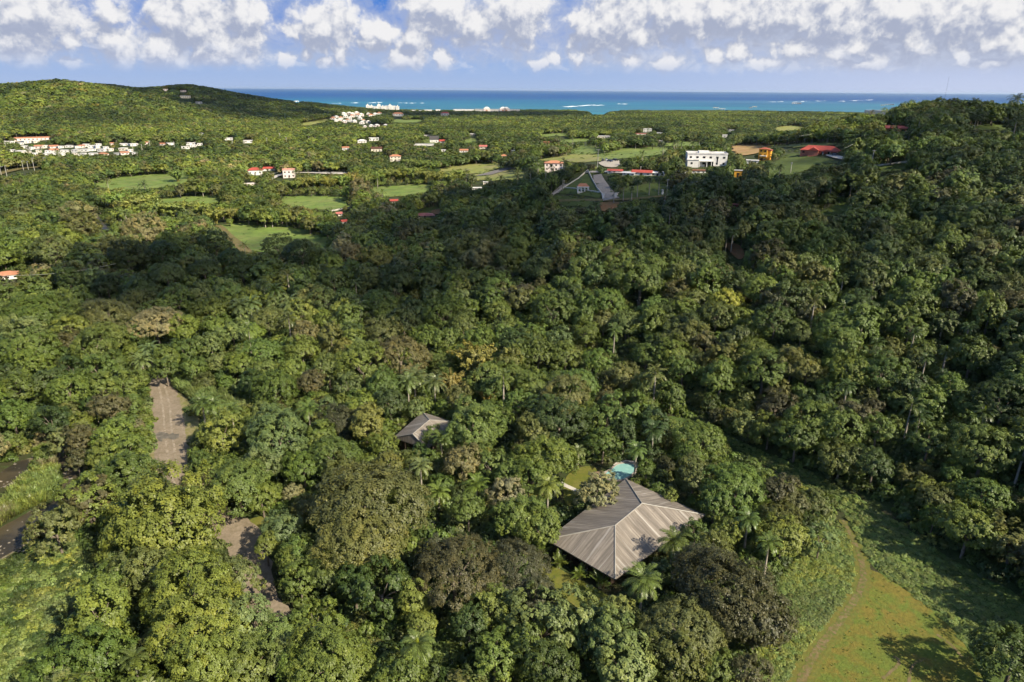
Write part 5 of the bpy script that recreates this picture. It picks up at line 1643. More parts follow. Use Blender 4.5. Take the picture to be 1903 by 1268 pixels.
T = {}   # hand list by tone: u, v, width in photo pixels (k = kind)
HAND = """
y305,965,200,o y160,930,100 o279,1062,110 o430,1068,98,o g226,1065,62 y186,1141,112,t g197,1088,80 y350,1100,140 y375,1160,150 l450,1160,112 y385,1228,150 g174,1222,118 g95,1250,80 o296,1190,80
y453,1240,110 l523,1185,85 y610,1227,150 y560,1240,90 y655,1235,90 l530,1225,80 g550,1035,78 g610,1063,72 g557,1078,62 d660,1090,85 d708,1095,100,o y771,1117,60,t y784,1158,56 k845,1060,165,s k957,1052,130,s k992,1105,90
y913,1130,72,t y920,1222,92 l1005,1160,118,o l1060,1150,100,o g973,1200,90 d1017,1238,110 d872,1150,80 l1151,1145,72,o l1141,1185,118,o d1101,1180,90 l1161,1235,130,o o1272,1175,150,s o1252,1225,110 y1328,1240,72 k1355,1110,205,s
k1310,1060,120 k1405,1150,120 k1391,1248,80 o1328,1030,90 y1020,852,98 d1038,786,92 o1048,743,90 g1121,822,62 t1108,912,72,o g1202,870,36 g1303,815,86 g1280,845,52 o1290,885,82 g1366,902,110 g1328,932,72 k1444,917,82 o1450,965,72
b1470,931,70 o1512,935,62 y1454,996,80 l1525,1000,50,o d1886,1218,120 g1632,798,66 g1726,821,66 g1827,841,100 g1771,877,46 g1827,917,80 o1738,927,60 g1738,957,42 d1625,861,72 o683,937,225,s o678,1005,175,s l516,812,108 g595,811,62 g615,845,92 g564,868,72 g443,901,108 y486,921,60 l481,868,72
y413,805,76 o718,866,66 g711,825,52 r680,790,82 o645,881,80 y494,1012,52 g552,1028,72 g607,1055,66 y716,1035,50 k817,1035,80 o498,596,66 y561,583,50 t568,619,46 y601,596,46 g485,656,72 y561,651,60 r637,649,44 l670,657,56 g675,680,85 b743,662,100 l647,717,52 g712,715,76
d725,747,66 b581,710,56 g508,717,80 g488,689,50 y543,684,50 o707,616,66 g826,586,60 g796,631,56 g834,631,52 g894,631,60 g925,576,56 y675,757,62 r672,780,60 l510,790,70 g596,808,50 g902,785,92 g902,702,70 g879,801,112 t858,858,76 g804,812,46 y1000,855,92 o988,801,70 d1009,773,80 g964,749,56
g910,721,56 g870,948,62 y945,881,60 y981,888,80 t943,917,60 y960,962,90 y1000,978,80 g63,583,108,s g108,576,80 y141,606,72 o202,588,100,s t290,601,96,s y341,611,62 g252,619,56 y192,626,76 g174,651,80 l45,621,80,o g58,651,80 b126,634,50 y50,677,72 d108,621,46 d15,694,50 g30,722,70 d136,687,52
g182,689,62 g215,674,52 g126,722,76 g192,722,62 d83,710,62 g23,773,72 d96,785,66 b202,757,62 y151,785,42 y220,798,56 b151,812,56 y235,715,60 y396,571,62 y376,576,50 y404,609,56 l394,641,56 l434,621,52 l406,674,42 y310,662,52 g308,687,46 g346,649,52 g361,684,46 y449,677,56 d467,712,52 y472,616,42
g470,787,42 g413,797,30 b149,824,56,o y208,815,70 y191,850,70 g234,846,76 g243,874,92 b142,855,42,o b165,926,100,o o104,982,84,o o1332,586,72 x1349,560,60 g1190,520,110 g1150,495,70 g1130,560,66 l1165,600,62 y1170,610,40 g1010,560,60 g1292,988,46 d1228,1064,46 g1262,1030,40 l1012,980,34 y1246,922,26 g1222,906,22 l1005,500,56 g970,450,60 o940,480,60 y960,478,44 g1030,580,76 g1090,620,60
g1000,660,64 g1050,660,60 g1110,670,50 o1160,700,60 g1200,660,52 l1205,715,56 g1270,690,60 g1340,700,86 o1290,670,46 g1420,690,80 o1470,680,70 o1500,690,60 g1580,690,70 g1640,690,90 g1770,720,60 o1490,620,50 g1560,640,80 d1440,600,70 g1690,610,56 b1845,655,40 r1520,585,26
g700,560,60 d750,600,60 o860,600,52 o700,480,60 t650,470,50 d560,470,70 o880,470,80 o920,440,60 t900,480,70 d800,520,60 d740,520,70 o690,520,60 d620,520,60 d600,560,56 g720,585,60 d520,460,50 g330,560,62 d260,540,70 d200,530,60 d310,510,70,s d380,500,60,s d450,500,56 d130,520,60 o250,560,60 g20,600,70 y10,560,60
d240,480,70 d300,470,60 o100,470,70 g60,470,60 y120,445,60 b90,460,50 o150,420,60 t270,430,66 y320,455,60 o210,460,50 d400,455,56 d430,480,50
"""
import re
hand = []
for tok in HAND.split():
    mt = re.match(r'([a-z])(\d+),(\d+),(\d+)(?:,([a-z]))?$', tok)
    hand.append((mt[1], float(mt[2]), float(mt[3]), float(mt[4]), mt[5] or 'b'))
KN = {'b': 'broad', 'o': 'open', 's': 'spread', 't': 'tall'}
KV = {'big': 4, 'broad': 7, 'open': 3, 'spread': 3, 'tall': 3}
for (tone, u, v, w, kk) in hand:
    kind = KN[kk]
    vi = int(rng.integers(KV[kind]))
    zs = {'broad': .9, 'open': .9, 'spread': .6, 'tall': 1.3}[kind]
    p, g0, Rr, hc = crown_world(u, v, w, .62 if kind != 'tall' else 1.0, 3.4, zs)
    if kind in ('broad', 'open') and Rr > 5.3:
        kind, vi = 'big', int(rng.integers(4))
    o = plant_tree('spreading_tree' if kind == 'spread' else 'broadleaf_tree', kind, vi, (p[0], p[1], g0), Rr, hc, tone, group='wide spreading trees' if kind == 'spread' else None)
    ITEMS.append((u, v, w, 'wide flat-crowned tree' if kind == 'spread' else 'tall narrow tree' if kind == 'tall' else 'loose-leaved tree' if kind == 'open' else 'tree', tone, o))
    PLACED.append((p[0], p[1], Rr))
    keep_view(u, v, w * .34, w * .30, np.hypot(p[0], p[1]))


def plant_palm(u, v, w, tone='g', spear=False, hgt=None, young=None):
    for_h = 7.5 if hgt is None else hgt
    p = hit(u, v, for_h)
    S = proj(p)[0][2] / FPX
    Rr = w * .5 * S / 1.0
    g0 = gz(p[0], p[1])[0]
    root = empty('palm_tree', (p[0], p[1], g0), rng.uniform(0, 6.28), None, 'palm', 'palm trees')
    hh = p[2] - g0 + .3
    c_ = bpy.data.objects.new('crown', PALM[int(rng.integers(3))])
    c_.location = (.1, .05, hh)
    s_ = Rr / 3.0
    c_.scale = (s_, s_, s_)
    c_['tint'] = [float(x) for x in tint_of(tone) * 1.12]
    link(c_, root)
    t_ = bpy.data.objects.new('trunk', pt)
    t_.scale = (1, 1, hh)
    link(t_, root)
    if spear:
        s2 = bpy.data.objects.new('young_frond', SPEAR)
        s2.location = (.1, .05, hh + .1)
        s2.scale = (s_ * .9, s_ * .9, s_ * .9)
        s2['tint'] = [.42, .46, .04]
        s2['label'] = 'bright yellow young frond'
        link(s2, root)
    ITEMS.append((u, v, w, 'yellow-speared palm' if spear else 'palm', tone, root))
    PLACED.append((p[0], p[1], Rr * .7))
    keep_view(u, v, w * .3, w * .26, np.hypot(p[0], p[1]))


for (u, v, w, tone, spear_) in ((777, 1202, 75, 'g', 1), (1252, 1008, 68, 'g', 0), (1194, 1081, 80, 'g', 0), (1429, 1013, 50, 'g', 0), (1391, 967, 52, 'g', 0), (1215, 802, 52, 'd', 0), (1182, 838, 44, 'g', 0), (770, 702, 52, 'l', 0), (808, 712, 46, 'l', 0),
                             (758, 712, 46, 'l', 0), (538, 563, 46, 'l', 0), (465, 566, 46, 'l', 1), (445, 570, 44, 'l', 0), (510, 540, 40, 'd', 0), (573, 763, 46, 'g', 0), (886, 905, 56, 'y', 0), (815, 917, 52, 'y', 0), (782, 868, 44, 'l', 0), (1019, 905, 52, 'y', 0), (278, 651, 42, 'l', 0),
                             (263, 672, 44, 'l', 0), (376, 752, 48, 'g', 0), (396, 754, 46, 'g', 0), (430, 764, 42, 'g', 0), (820, 815, 40, 'g', 0), (1352, 432, 30, 'd', 0), (1362, 434, 26, 'd', 0), (1672, 570, 24, 'd', 1), (1760, 655, 34, 'd', 1), (1720, 668, 30, 'd', 1), (1755, 700, 32, 'd', 0),
                             (1575, 720, 40, 'd', 0), (1710, 775, 44, 'd', 0), (1830, 770, 46, 'd', 1), (1630, 640, 34, 'd', 0), (1700, 620, 30, 'd', 0), (1800, 610, 32, 'd', 0), (1622, 548, 20, 'd', 1), (1566, 520, 26, 'd', 0), (1588, 432, 20, 'd', 1), (610, 470, 26, 'd', 0), (600, 500, 26, 'd', 0), (490, 530, 30, 'd', 0),
                             (1570, 312, 24, 'o', 0), (1690, 250, 24, 'd', 0), (1645, 372, 30, 'd', 0), (1668, 365, 34, 'd', 0), (1600, 345, 24, 'd', 1), (1640, 340, 22, 'd', 0), (1545, 345, 24, 'd', 0), (1815, 218, 22, 'd', 0), (1890, 185, 34, 'd', 0), (1430, 310, 26, 'd', 0), (1450, 312, 20, 'd', 0),
                             (1142, 350, 20, 'd', 0), (1160, 345, 18, 'd', 0), (1186, 340, 18, 'd', 0), (1208, 336, 18, 'd', 0), (1226, 335, 16, 'd', 0), (1175, 352, 16, 'd', 0), (1046, 330, 14, 'd', 0), (835, 362, 18, 'd', 0), (828, 358, 16, 'd', 0), (1070, 400, 18, 'd', 0), (1005, 400, 18, 'd', 0),
                             (1685, 270, 26, 'l', 0), (1500, 385, 22, 'd', 0), (1470, 400, 24, 'd', 0), (1400, 370, 22, 'd', 0), (1300, 380, 20, 'd', 0), (235, 540, 22, 'd', 1), (152, 445, 26, 'g', 0), (605, 290, 16, 'y', 0), (735, 425, 20, 'd', 0), (1100, 440, 20, 'd', 0), (1270, 410, 20, 'd', 1),
                             (205, 1050, 44, 'l', 0), (250, 1228, 60, 'g', 0), (1075, 840, 34, 'l', 0)):
    plant_palm(u, v, w, tone, bool(spear_), 4.2 if (u, v) in ((1075, 840), (205, 1050), (886, 905), (815, 917)) else None)


def areca(u, v, w, label):
    p = hit(u, v, 1.6)
    S = proj(p)[0][2] / FPX
    g0 = gz(p[0], p[1])[0]
    root = empty('garden_palm', (p[0], p[1], g0), rng.uniform(0, 6.28), label, 'palm', 'clumping garden palms')
    c_ = bpy.data.objects.new('fronds', PALM['areca%d' % int(rng.integers(2))])
    s_ = w * .5 * S / 2.0
    c_.scale = (s_, s_, s_ * 1.05)
    c_['tint'] = [float(x) for x in tint_of('y') * .95]
    link(c_, root)
    st = MB()
    for k3 in range(7):
        a_ = k3 * .9
        st.tube([(math.cos(a_) * .2, math.sin(a_) * .2, -.3), (math.cos(a_) * .45, math.sin(a_) * .45, 1.1 * s_ + .4)], [.06, .045], 5)
    st.build('stems', M_palebark, root)
    PLACED.append((p[0], p[1], 1.4))


for (u, v, w, lab) in ((1008, 1022, 42, 'yellow-green garden palm at the left corner of the large roof'), (1038, 1043, 36, 'yellow-green garden palm under the front eave, second from the left corner'), (1076, 1064, 34, 'yellow-green garden palm under the middle of the front eave'),
                       (1116, 1079, 38, 'yellow-green garden palm under the front eave, nearest the front corner'), (1196, 893, 34, 'golden garden palm beside the back eave of the large roof'), (1210, 905, 26, 'small garden palm along the back eave'), (1250, 908, 22, 'low garden palm on the shaded lawn'),
                       (790, 752, 26, 'garden palm behind the smaller roof, at its top corner'), (808, 755, 26, 'garden palm behind the smaller roof, middle of the row'), (826, 760, 26, 'garden palm behind the smaller roof, right end of the row'), (768, 762, 24, 'garden palm behind the smaller roof, left end of the row'),
                       (742, 785, 22, 'garden palm left of the smaller roof'), (1100, 1098, 30, 'garden palm in front of the eave palms beside the lawn')):
    areca(u, v, w, lab)


def bamboo(u, v, w, label, tone=(.19, .185, .045), hf=1.05):
    p = hit(u, v, 4.0)
    S = proj(p)[0][2] / FPX
    Rr = w * .5 * S
    g0 = gz(p[0], p[1])[0]
    k3 = int(rng.integers(3))
    root = empty('bamboo_clump', (p[0], p[1], g0), rng.uniform(0, 6.28), label, 'bamboo', 'bamboo clumps')
    h_ = Rr * 2 * hf
    for me_, nm in zip(BAM[k3], ('plumes', 'culms')):
        o = bpy.data.objects.new(nm, me_)
        o.scale = (Rr * 1.7, Rr * 1.7, h_)
        if nm == 'plumes':
            o['tint'] = [float(x * rng.uniform(.9, 1.12)) for x in tone]
        link(o, root)
    PLACED.append((p[0], p[1], Rr * .9))
    keep_view(u, v - w * .16, w * .30, w * .26, np.hypot(p[0], p[1]))


bamboo(880, 690, 84, 'tall yellow bamboo clump behind the smaller roof')
bamboo(838, 715, 56, 'drooping yellow bamboo clump left of the tall one')
bamboo(905, 735, 40, 'small bamboo clump right of the tall one')
MB_LAB = []
for grp_, lab in ((((205, 375, 40), (225, 385, 44), (248, 395, 42), (270, 385, 40), (292, 398, 40), (318, 398, 36), (345, 392, 34), (375, 395, 34), (400, 405, 34), (235, 408, 40), (262, 415, 40), (425, 402, 30)), 'the shaded stream bend'),
                  (((570, 345, 28), (590, 342, 30), (612, 345, 28), (635, 343, 30), (655, 340, 30), (548, 348, 24), (680, 338, 26), (700, 332, 26), (720, 328, 28), (745, 330, 28), (768, 328, 28), (790, 332, 26), (812, 333, 26), (835, 337, 26), (856, 330, 26)), 'the pale estate road'),
                  (((760, 308, 22), (785, 310, 22), (805, 312, 22)), 'the cream house with orange roof'), (((330, 330, 26), (358, 325, 26)), 'the flat left pasture')):
    for i, (u, v, w) in enumerate(sorted(grp_)):
        bamboo(u, v, w * 1.45, f'yellow-green bamboo near {lab}, {ordn[i]} of its row from left', (.20 * rng.uniform(.78, 1.05), .215, .05), .72)

BARE = [bare_mesh(500, M_deadwood), bare_mesh(501, M_palebark)]
for (u, v, hpx, m_, lab) in ((118, 562, 36, 0, 'bare grey tree with spreading twigs in the left shade'), (178, 470, 20, 1, 'small bare pale tree near the bamboo'), (1430, 660, 42, 1, 'pale forked bare trunk on the dark hillside'), (1020, 432, 30, 0, 'slim bare brown tree under the drive'),
                             (730, 550, 40, 0, 'bare branching tree in the dark middle forest'), (1570, 330, 22, 1, 'bare pale tree below the hill wall'), (1760, 350, 40, 1, 'pale thin tree on the right hill')):
    p = hit(u, v + hpx * .5)
    h_ = hpx * proj(p)[0][2] / FPX * 1.25
    root = empty('bare_tree', (p[0], p[1], gz(p[0], p[1])[0]), rng.uniform(0, 6), lab, 'tree', 'bare trees')
    o = bpy.data.objects.new('branches', BARE[m_])
    o.scale = (h_, h_, h_)
    link(o, root)
for (u, v, w, tone, lab) in ((668, 355, 34, 't', 'tall feathery tan casuarina beside the light meadow'), (148, 410, 56, 't', 'large brown casuarina above the stream bend')):
    p, g0, Rr, hc = crown_world(u, v, w, 1.0, 3, 1.3)
    o = plant_tree('broadleaf_tree', 'tall', 1, (p[0], p[1], g0), Rr, hc, tone, group='casuarinas', zmul=1.0)
    o['label'] = lab
    PLACED.append((p[0], p[1], Rr))
for i, (u, v) in enumerate(((1631, 250), (1640, 247), (1648, 247), (1654, 248), (1664, 249), (1612, 250))):
    p = hit(u, v)
    S = proj(p)[0][2] / FPX
    root = empty('cypress_tree', tuple(p), 0, f'narrow dark cypress by the orange walled house, {ordn[i]} planted', 'tree', 'cypresses by the orange walled house')
    o = bpy.data.objects.new('crown', NEAR[('tall', i % 3)])
    hh = 15 * S
    o.location = (0, 0, hh * .5); o.scale = (hh * .13, hh * .13, hh * .36)
    o['tint'] = [.022, .036, .012]
    link(o, root)
    MB().tube([(0, 0, -.5), (0, 0, hh * .4)], [.15, .1], 6).build('trunk', M_trunk, root)

# ------------------------------------------------------------------ the wood: scattered by band, kept off the open ground and the houses
def clear_of(pu, pv, ru, rv, dist, margin=1.0):
    ok = np.ones(len(pu), bool)
    samp = [(0, 0)] + [(math.cos(a_), math.sin(a_)) for a_ in np.arange(0, 6.28, .785)] + [(math.cos(a_) * .55, math.sin(a_) * .55) for a_ in np.arange(0.4, 6.28, 1.57)]
    for poly, dmax in CLEAR:
        lo, hi = poly.min(0), poly.max(0)
        near = ok & (dist < dmax) & (pu + ru > lo[0]) & (pu - ru < hi[0]) & (pv + rv > lo[1]) & (pv - rv < hi[1])
        ix = np.nonzero(near)[0]
        if not len(ix):
            continue
        bad = np.zeros(len(ix), bool)
        for a_, b_ in samp:
            bad |= in_poly(pu[ix] + ru[ix] * a_, pv[ix] + rv[ix] * b_, poly)
        pc_ = poly.mean(0)      # small openings that fall between the samples
        bad |= ((pu[ix] - pc_[0]) / (ru[ix] + 1)) ** 2 + ((pv[ix] - pc_[1]) / (rv[ix] + 1)) ** 2 < 1
        ok[ix[bad]] = False
    return ok


PL = np.array(PLACED)
bands = [(62, 150, 7.6, .60), (150, 270, 7.6, .60), (270, 460, 8.0, .60), (460, 800, 9.0, .60), (800, 1500, 11.0, .60), (1500, 3000, 15.0, .62)]
TR = []
for (r0, r1, s_, rf) in bands:
    xs = np.arange(-r1 * .80, r1 * .80, s_)
    ys = np.arange(20, r1 + 60, s_ * .87)
    X, Y = np.meshgrid(xs, ys)
    X = X + (np.arange(len(ys)) % 2)[:, None] * s_ * .5
    X, Y = (X + rng.uniform(-.36, .36, X.shape) * s_).ravel(), (Y + rng.uniform(-.36, .36, Y.shape) * s_).ravel()
    d_ = np.hypot(X, Y)
    ok = (d_ >= r0) & (d_ < r1) & (np.abs(X) < Y * .80 + 25) & (Y > 40)
    ok &= Y < coast_y(X, Y) - 25
    X, Y, d_ = X[ok], Y[ok], d_[ok]
    Rr = s_ * rf * rng.uniform(.78, 1.28, len(X))
    Z = gz(X, Y)
    TR.append(np.stack([X, Y, Z, Rr, d_], -1))
# trees on the far peninsula
xs = rng.uniform(2950, 4300, 900); ys = rng.uniform(4450, 5300, 900)
zz = terrain(xs, ys)
k3 = zz > .5
TR.append(np.stack([xs[k3], ys[k3], zz[k3], rng.uniform(12, 18, k3.sum()), np.hypot(xs[k3], ys[k3])], -1))
TR = np.concatenate(TR)
hm = np.where(TR[:, 4] < 460, .62 + 3.2 / TR[:, 3], .62 + 2.4 / TR[:, 3]) / 1.2
SZ = TR[:, 3] * rng.uniform(.88, 1.15, len(TR)) * np.clip(hm, .75, 1.12)
SZ = np.where(TR[:, 4] > 380, np.minimum(SZ, np.where(TR[:, 4] > 1500, 6.2, 5.4)), SZ)
hc_ = 1.18 * SZ
pj = proj(np.stack([TR[:, 0], TR[:, 1], TR[:, 2] + hc_], -1))
rpx = TR[:, 3] * FPX / pj[:, 2]
ok = clear_of(pj[:, 0], pj[:, 1], rpx * 1.05, SZ * FPX / pj[:, 2], TR[:, 4])
for x, y, r_ in PLACED:
    ok &= (TR[:, 0] - x) ** 2 + (TR[:, 1] - y) ** 2 > (r_ * .72 + TR[:, 3] * .62) ** 2
for poly in (BIG, SMALL):
    ok &= ~in_poly(TR[:, 0], TR[:, 1], poly + (poly - poly.mean(0)) * .35)
for hx, hy, hr in FOOT:
    ok &= (TR[:, 0] - hx) ** 2 + (TR[:, 1] - hy) ** 2 > (hr * .62 + TR[:, 3] * .55) ** 2
TR, hc_, pj, rpx, SZ = TR[ok], hc_[ok], pj[ok], rpx[ok], SZ[ok]
def occupancy(xs, ys, rs, q_, cell=2.0, x0=-900.0, y0=0.0, nx=900, ny=720):
    g_ = np.zeros((nx, ny), bool)
    for x, y, r_ in zip(xs, ys, rs):
        i, j, m_ = int((x - x0) / cell), int((y - y0) / cell), int(r_ / cell) + 1
        if 0 <= i < nx and 0 <= j < ny:
            a_, b_ = np.ogrid[max(0, i - m_):min(nx, i + m_ + 1), max(0, j - m_):min(ny, j + m_ + 1)]
            g_[max(0, i - m_):min(nx, i + m_ + 1), max(0, j - m_):min(ny, j + m_ + 1)] |= (a_ * cell + x0 - x) ** 2 + (b_ * cell + y0 - y) ** 2 < r_ * r_
    i, j = ((q_[:, 0] - x0) / cell).astype(int).clip(0, nx - 1), ((q_[:, 1] - y0) / cell).astype(int).clip(0, ny - 1)
    return g_[i, j]
PLx = np.array(PLACED)
T2 = []
for (r0, r1, s_, ra, rb) in ((120, 330, 4.6, 1.6, 2.9), (330, 700, 5.4, 2.0, 3.2), (700, 1350, 7.5, 2.6, 4.2)):
    xs = np.arange(-r1 * .80, r1 * .80, s_); ys = np.arange(60, r1, s_)
    X, Y = np.meshgrid(xs, ys)
    X, Y = (X + rng.uniform(-.42, .42, X.shape) * s_).ravel(), (Y + rng.uniform(-.42, .42, Y.shape) * s_).ravel()
    d_ = np.hypot(X, Y)
    k3 = (d_ >= r0) & (d_ < r1) & (np.abs(X) < Y * .8 + 20)
    X, Y, d_ = X[k3], Y[k3], d_[k3]
    k3 = ~occupancy(np.concatenate([TR[:, 0], PLx[:, 0]]), np.concatenate([TR[:, 1], PLx[:, 1]]), np.concatenate([TR[:, 3], PLx[:, 2]]) * 1.02 + .6, np.stack([X, Y], -1))
    X, Y, d_ = X[k3], Y[k3], d_[k3]
    T2.append(np.stack([X, Y, gz(X, Y), rng.uniform(ra, rb, len(X)), d_], -1))
T2 = np.concatenate(T2)
S2 = T2[:, 3] * rng.uniform(.8, 1.15, len(T2))
h2 = 1.0 * S2
p2 = proj(np.stack([T2[:, 0], T2[:, 1], T2[:, 2] + h2], -1))
rp2 = T2[:, 3] * FPX / p2[:, 2]
ok = clear_of(p2[:, 0], p2[:, 1], rp2, S2 * 1.1 * FPX / p2[:, 2], T2[:, 4])
for poly in (BIG, SMALL):
    ok &= ~in_poly(T2[:, 0], T2[:, 1], poly + (poly - poly.mean(0)) * .25)
ok &= ~in_poly(T2[:, 0], T2[:, 1], ribbon(road_w, 9.0))
for hx, hy, hr in FOOT:
    ok &= (T2[:, 0] - hx) ** 2 + (T2[:, 1] - hy) ** 2 > (hr * .6 + T2[:, 3] * .6) ** 2
TR, SZ, hc_ = np.concatenate([TR, T2[ok]]), np.concatenate([SZ, S2[ok]]), np.concatenate([hc_, h2[ok]])
pj, rpx = np.concatenate([pj, p2[ok]]), np.concatenate([rpx, rp2[ok]])
print('FILL', int(ok.sum()))
# what the sun-side slopes and the wood carry: tone by place
def tones(x, y, u, v):
    f = np.sin(x / 37 + 1.3 * np.sin(y / 61)) * np.cos(y / 43 + 1.1 * np.sin(x / 57))
    out = []
    for i in range(len(x)):
        hill = (u[i] > 930 and y[i] < 640 and v[i] > 250)
        if hill:
            w_ = {'g': .47, 'd': .27, 'o': .15, 'l': .05, 'y': .02, 'b': .01, 'k': .03}
        elif y[i] < 420:
            w_ = {'g': .36, 'y': .22, 'l': .10, 'o': .16, 'd': .11, 'b': .02, 't': .02, 'k': .01}
        elif y[i] < 900:
            w_ = {'g': .34, 'y': .24, 'o': .20, 'd': .17, 'b': .03, 't': .02}
        else:
            w_ = {'g': .37, 'y': .22, 'o': .17, 'd': .22, 'b': .008, 'r': .002, 'k': .01} if not (u[i] < 560) else {'g': .40, 'y': .24, 'o': .17, 'd': .14, 'b': .010, 'r': .006, 't': .012}
        ks = list(w_)
        p_ = np.array([w_[k4] for k4 in ks])
        sh = np.array([{'y': 1 + .8 * f[i], 'd': 1 - .7 * f[i], 'k': 1 - .5 * f[i], 't': 1 + .6 * f[i]}.get(k4, 1.0) for k4 in ks]).clip(.1)
        p_ = p_ * sh
        out.append(ks[rng.choice(len(ks), p=p_ / p_.sum())])
    return out
TN = tones(TR[:, 0], TR[:, 1], pj[:, 0], pj[:, 1])

# the trees that show largest become things of their own; the rest of the wood is one mass
inframe = (pj[:, 0] > 4) & (pj[:, 0] < 1899) & (pj[:, 1] > 0) & (pj[:, 1] < 1258)
n_have = sum(1 for it in ITEMS if it[5].name.startswith('broadleaf_tree')) + 2
order = [i for i in np.argsort(TR[:, 4] / TR[:, 3]) if inframe[i]][:max(0, 298 - n_have)]
ind = np.zeros(len(TR), bool)
for i in order:
    ind[i] = True
    kind = ('broad', 'broad', 'broad', 'open', 'tall')[int(rng.integers(5))] if TR[i, 4] < 330 else 'broad'
    vi = int(rng.integers(KV[kind]))
    if TR[i, 3] > 5.0:
        kind, vi = 'big', int(rng.integers(4))
    o = plant_tree('broadleaf_tree', kind, vi, TR[i, :3], TR[i, 3] * (.85 if kind == 'tall' else 1), hc_[i] * (1.15 if kind == 'tall' else 1), TN[i])
    ITEMS.append((pj[i, 0], pj[i, 1], rpx[i] * 2, 'tall narrow tree' if kind == 'tall' else 'loose-leaved tree' if kind == 'open' else 'tree', TN[i], o))

_ico = bmesh.new(); bmesh.ops.create_icosphere(_ico, subdivisions=1, radius=1.0)
iv0 = np.array([v_.co for v_ in _ico.verts]); if0 = [tuple(v_.index for v_ in f.verts) for f in _ico.faces]
# ------------------------------------------------------------------ instanced masses (kind = stuff)
LIB = bpy.data.collections.new('plant_library')          # source meshes; never linked into the scene
lib_n = {}
def lib(key, me_):
    o = bpy.data.objects.new('z%03d_%s' % (len(lib_n), key), me_)
    LIB.objects.link(o)
    lib_n[key] = len(lib_n)


def with_trunk(v, q, var, br, hc, r0=.05):
    """crown lifted to height hc with a plain tapered stem below (same mesh, second material)"""
    v = v + np.array([0, 0, hc])
    k3 = 6
    a_ = np.arange(k3) * 2 * math.pi / k3
    ring = lambda r_, z: np.stack([np.cos(a_) * r_, np.sin(a_) * r_, np.full(k3, z)], -1)
    tv = np.concatenate([ring(r0 * 1.5, -.5), ring(r0, hc * .6), ring(r0 * .4, hc + .2)])
    tq = [(j * k3 + i, j * k3 + (i + 1) % k3, (j + 1) * k3 + (i + 1) % k3, (j + 1) * k3 + i) for j in range(2) for i in range(k3)]
    o = len(v)
    return np.concatenate([v, tv]), np.concatenate([q, np.array(tq) + o]), np.concatenate([var, np.zeros(len(tv))]), np.concatenate([br, np.zeros(len(tv))]), np.concatenate([np.zeros(len(q), int), np.ones(len(tq), int)])


def lib_crown(key, hc, *a, **k3):
    v, q, var, br, _ = crown_arrays(*a, **k3)
    v, q, var, br, mi = with_trunk(v, q, var, br, hc)
    lib(key, np_mesh(key, v, q, [M_leaf, M_palebark if key.endswith(('2', '5')) else M_trunk], {'var': ('POINT', var), 'branch': ('POINT', br)}, mat_idx=mi))


for i in range(6):
    lib_crown('near%d' % i, 1.25, 600 + i, 30, 14, 14, .10, rc=.32, zs=.9 + .1 * (i % 3), low=-.5, rs=.11, wob=.2)
for i in range(6):
    lib_crown('mid%d' % i, 1.2, 620 + i, 26, 9, 9, .16, rc=.33, zs=.88 + .08 * (i % 3), low=-.4, rs=.13, wob=.2)
for i in range(5):
    lib_crown('far%d' % i, 1.1, 640 + i, 17, 6, 6, .30, rc=.36, zs=.85 + .08 * (i % 3), low=-.3, rs=.15, wob=.22)
for i in range(4):      # ground cover clumps (unit radius)
    v, q, var, br, _ = crown_arrays(660 + i, 12, 7, 8, .26, rc=.42, zs=.55, low=.0, rs=.2, wob=.25)
    lib('shrub%d' % i, np_mesh('shrub', v, q, [M_leaf], {'var': ('POINT', var), 'branch': ('POINT', br)}))
for i in range(3):      # tall grass tufts
    g = np.random.default_rng(680 + i)
    n_ = 90
    a_ = g.uniform(0, 6.28, n_); r_ = g.uniform(0, .5, n_)
    b0 = np.stack([np.cos(a_) * r_, np.sin(a_) * r_, np.zeros(n_)], -1)
    a2 = a_ + g.normal(0, .7, n_)
    L_ = g.uniform(.7, 1.25, n_); ou = g.uniform(.15, .6, n_)
    tip = b0 + np.stack([np.cos(a2) * ou, np.sin(a2) * ou, L_ * .85], -1)
    mid = b0 + np.stack([np.cos(a2) * ou * .35, np.sin(a2) * ou * .35, L_ * .62], -1)
    sd = np.stack([-np.sin(a2), np.cos(a2), np.zeros(n_)], -1) * .05
    v = np.stack([b0, mid - sd, tip, mid + sd], 1).reshape(-1, 3)
    lib('tuft%d' % i, np_mesh('tuft', v, np.arange(n_ * 4).reshape(-1, 4), [M_frond], {'var': ('POINT', np.repeat(g.uniform(0, 1, n_), 4)), 'branch': ('POINT', np.repeat(g.uniform(0, .6, n_), 4))}))
v, q, a1_, a2_ = palm_crown(700, 13, 3.2, 7, 1.0, .36, .75)
v, q, a1_, a2_, mi = with_trunk(v / 3.0, q, a1_, a2_, 2.3, .06)
lib('palm0', np_mesh('palm', v, q, [M_frond, M_palebark], {'var': ('POINT', a1_), 'branch': ('POINT', a2_)}, mat_idx=mi))

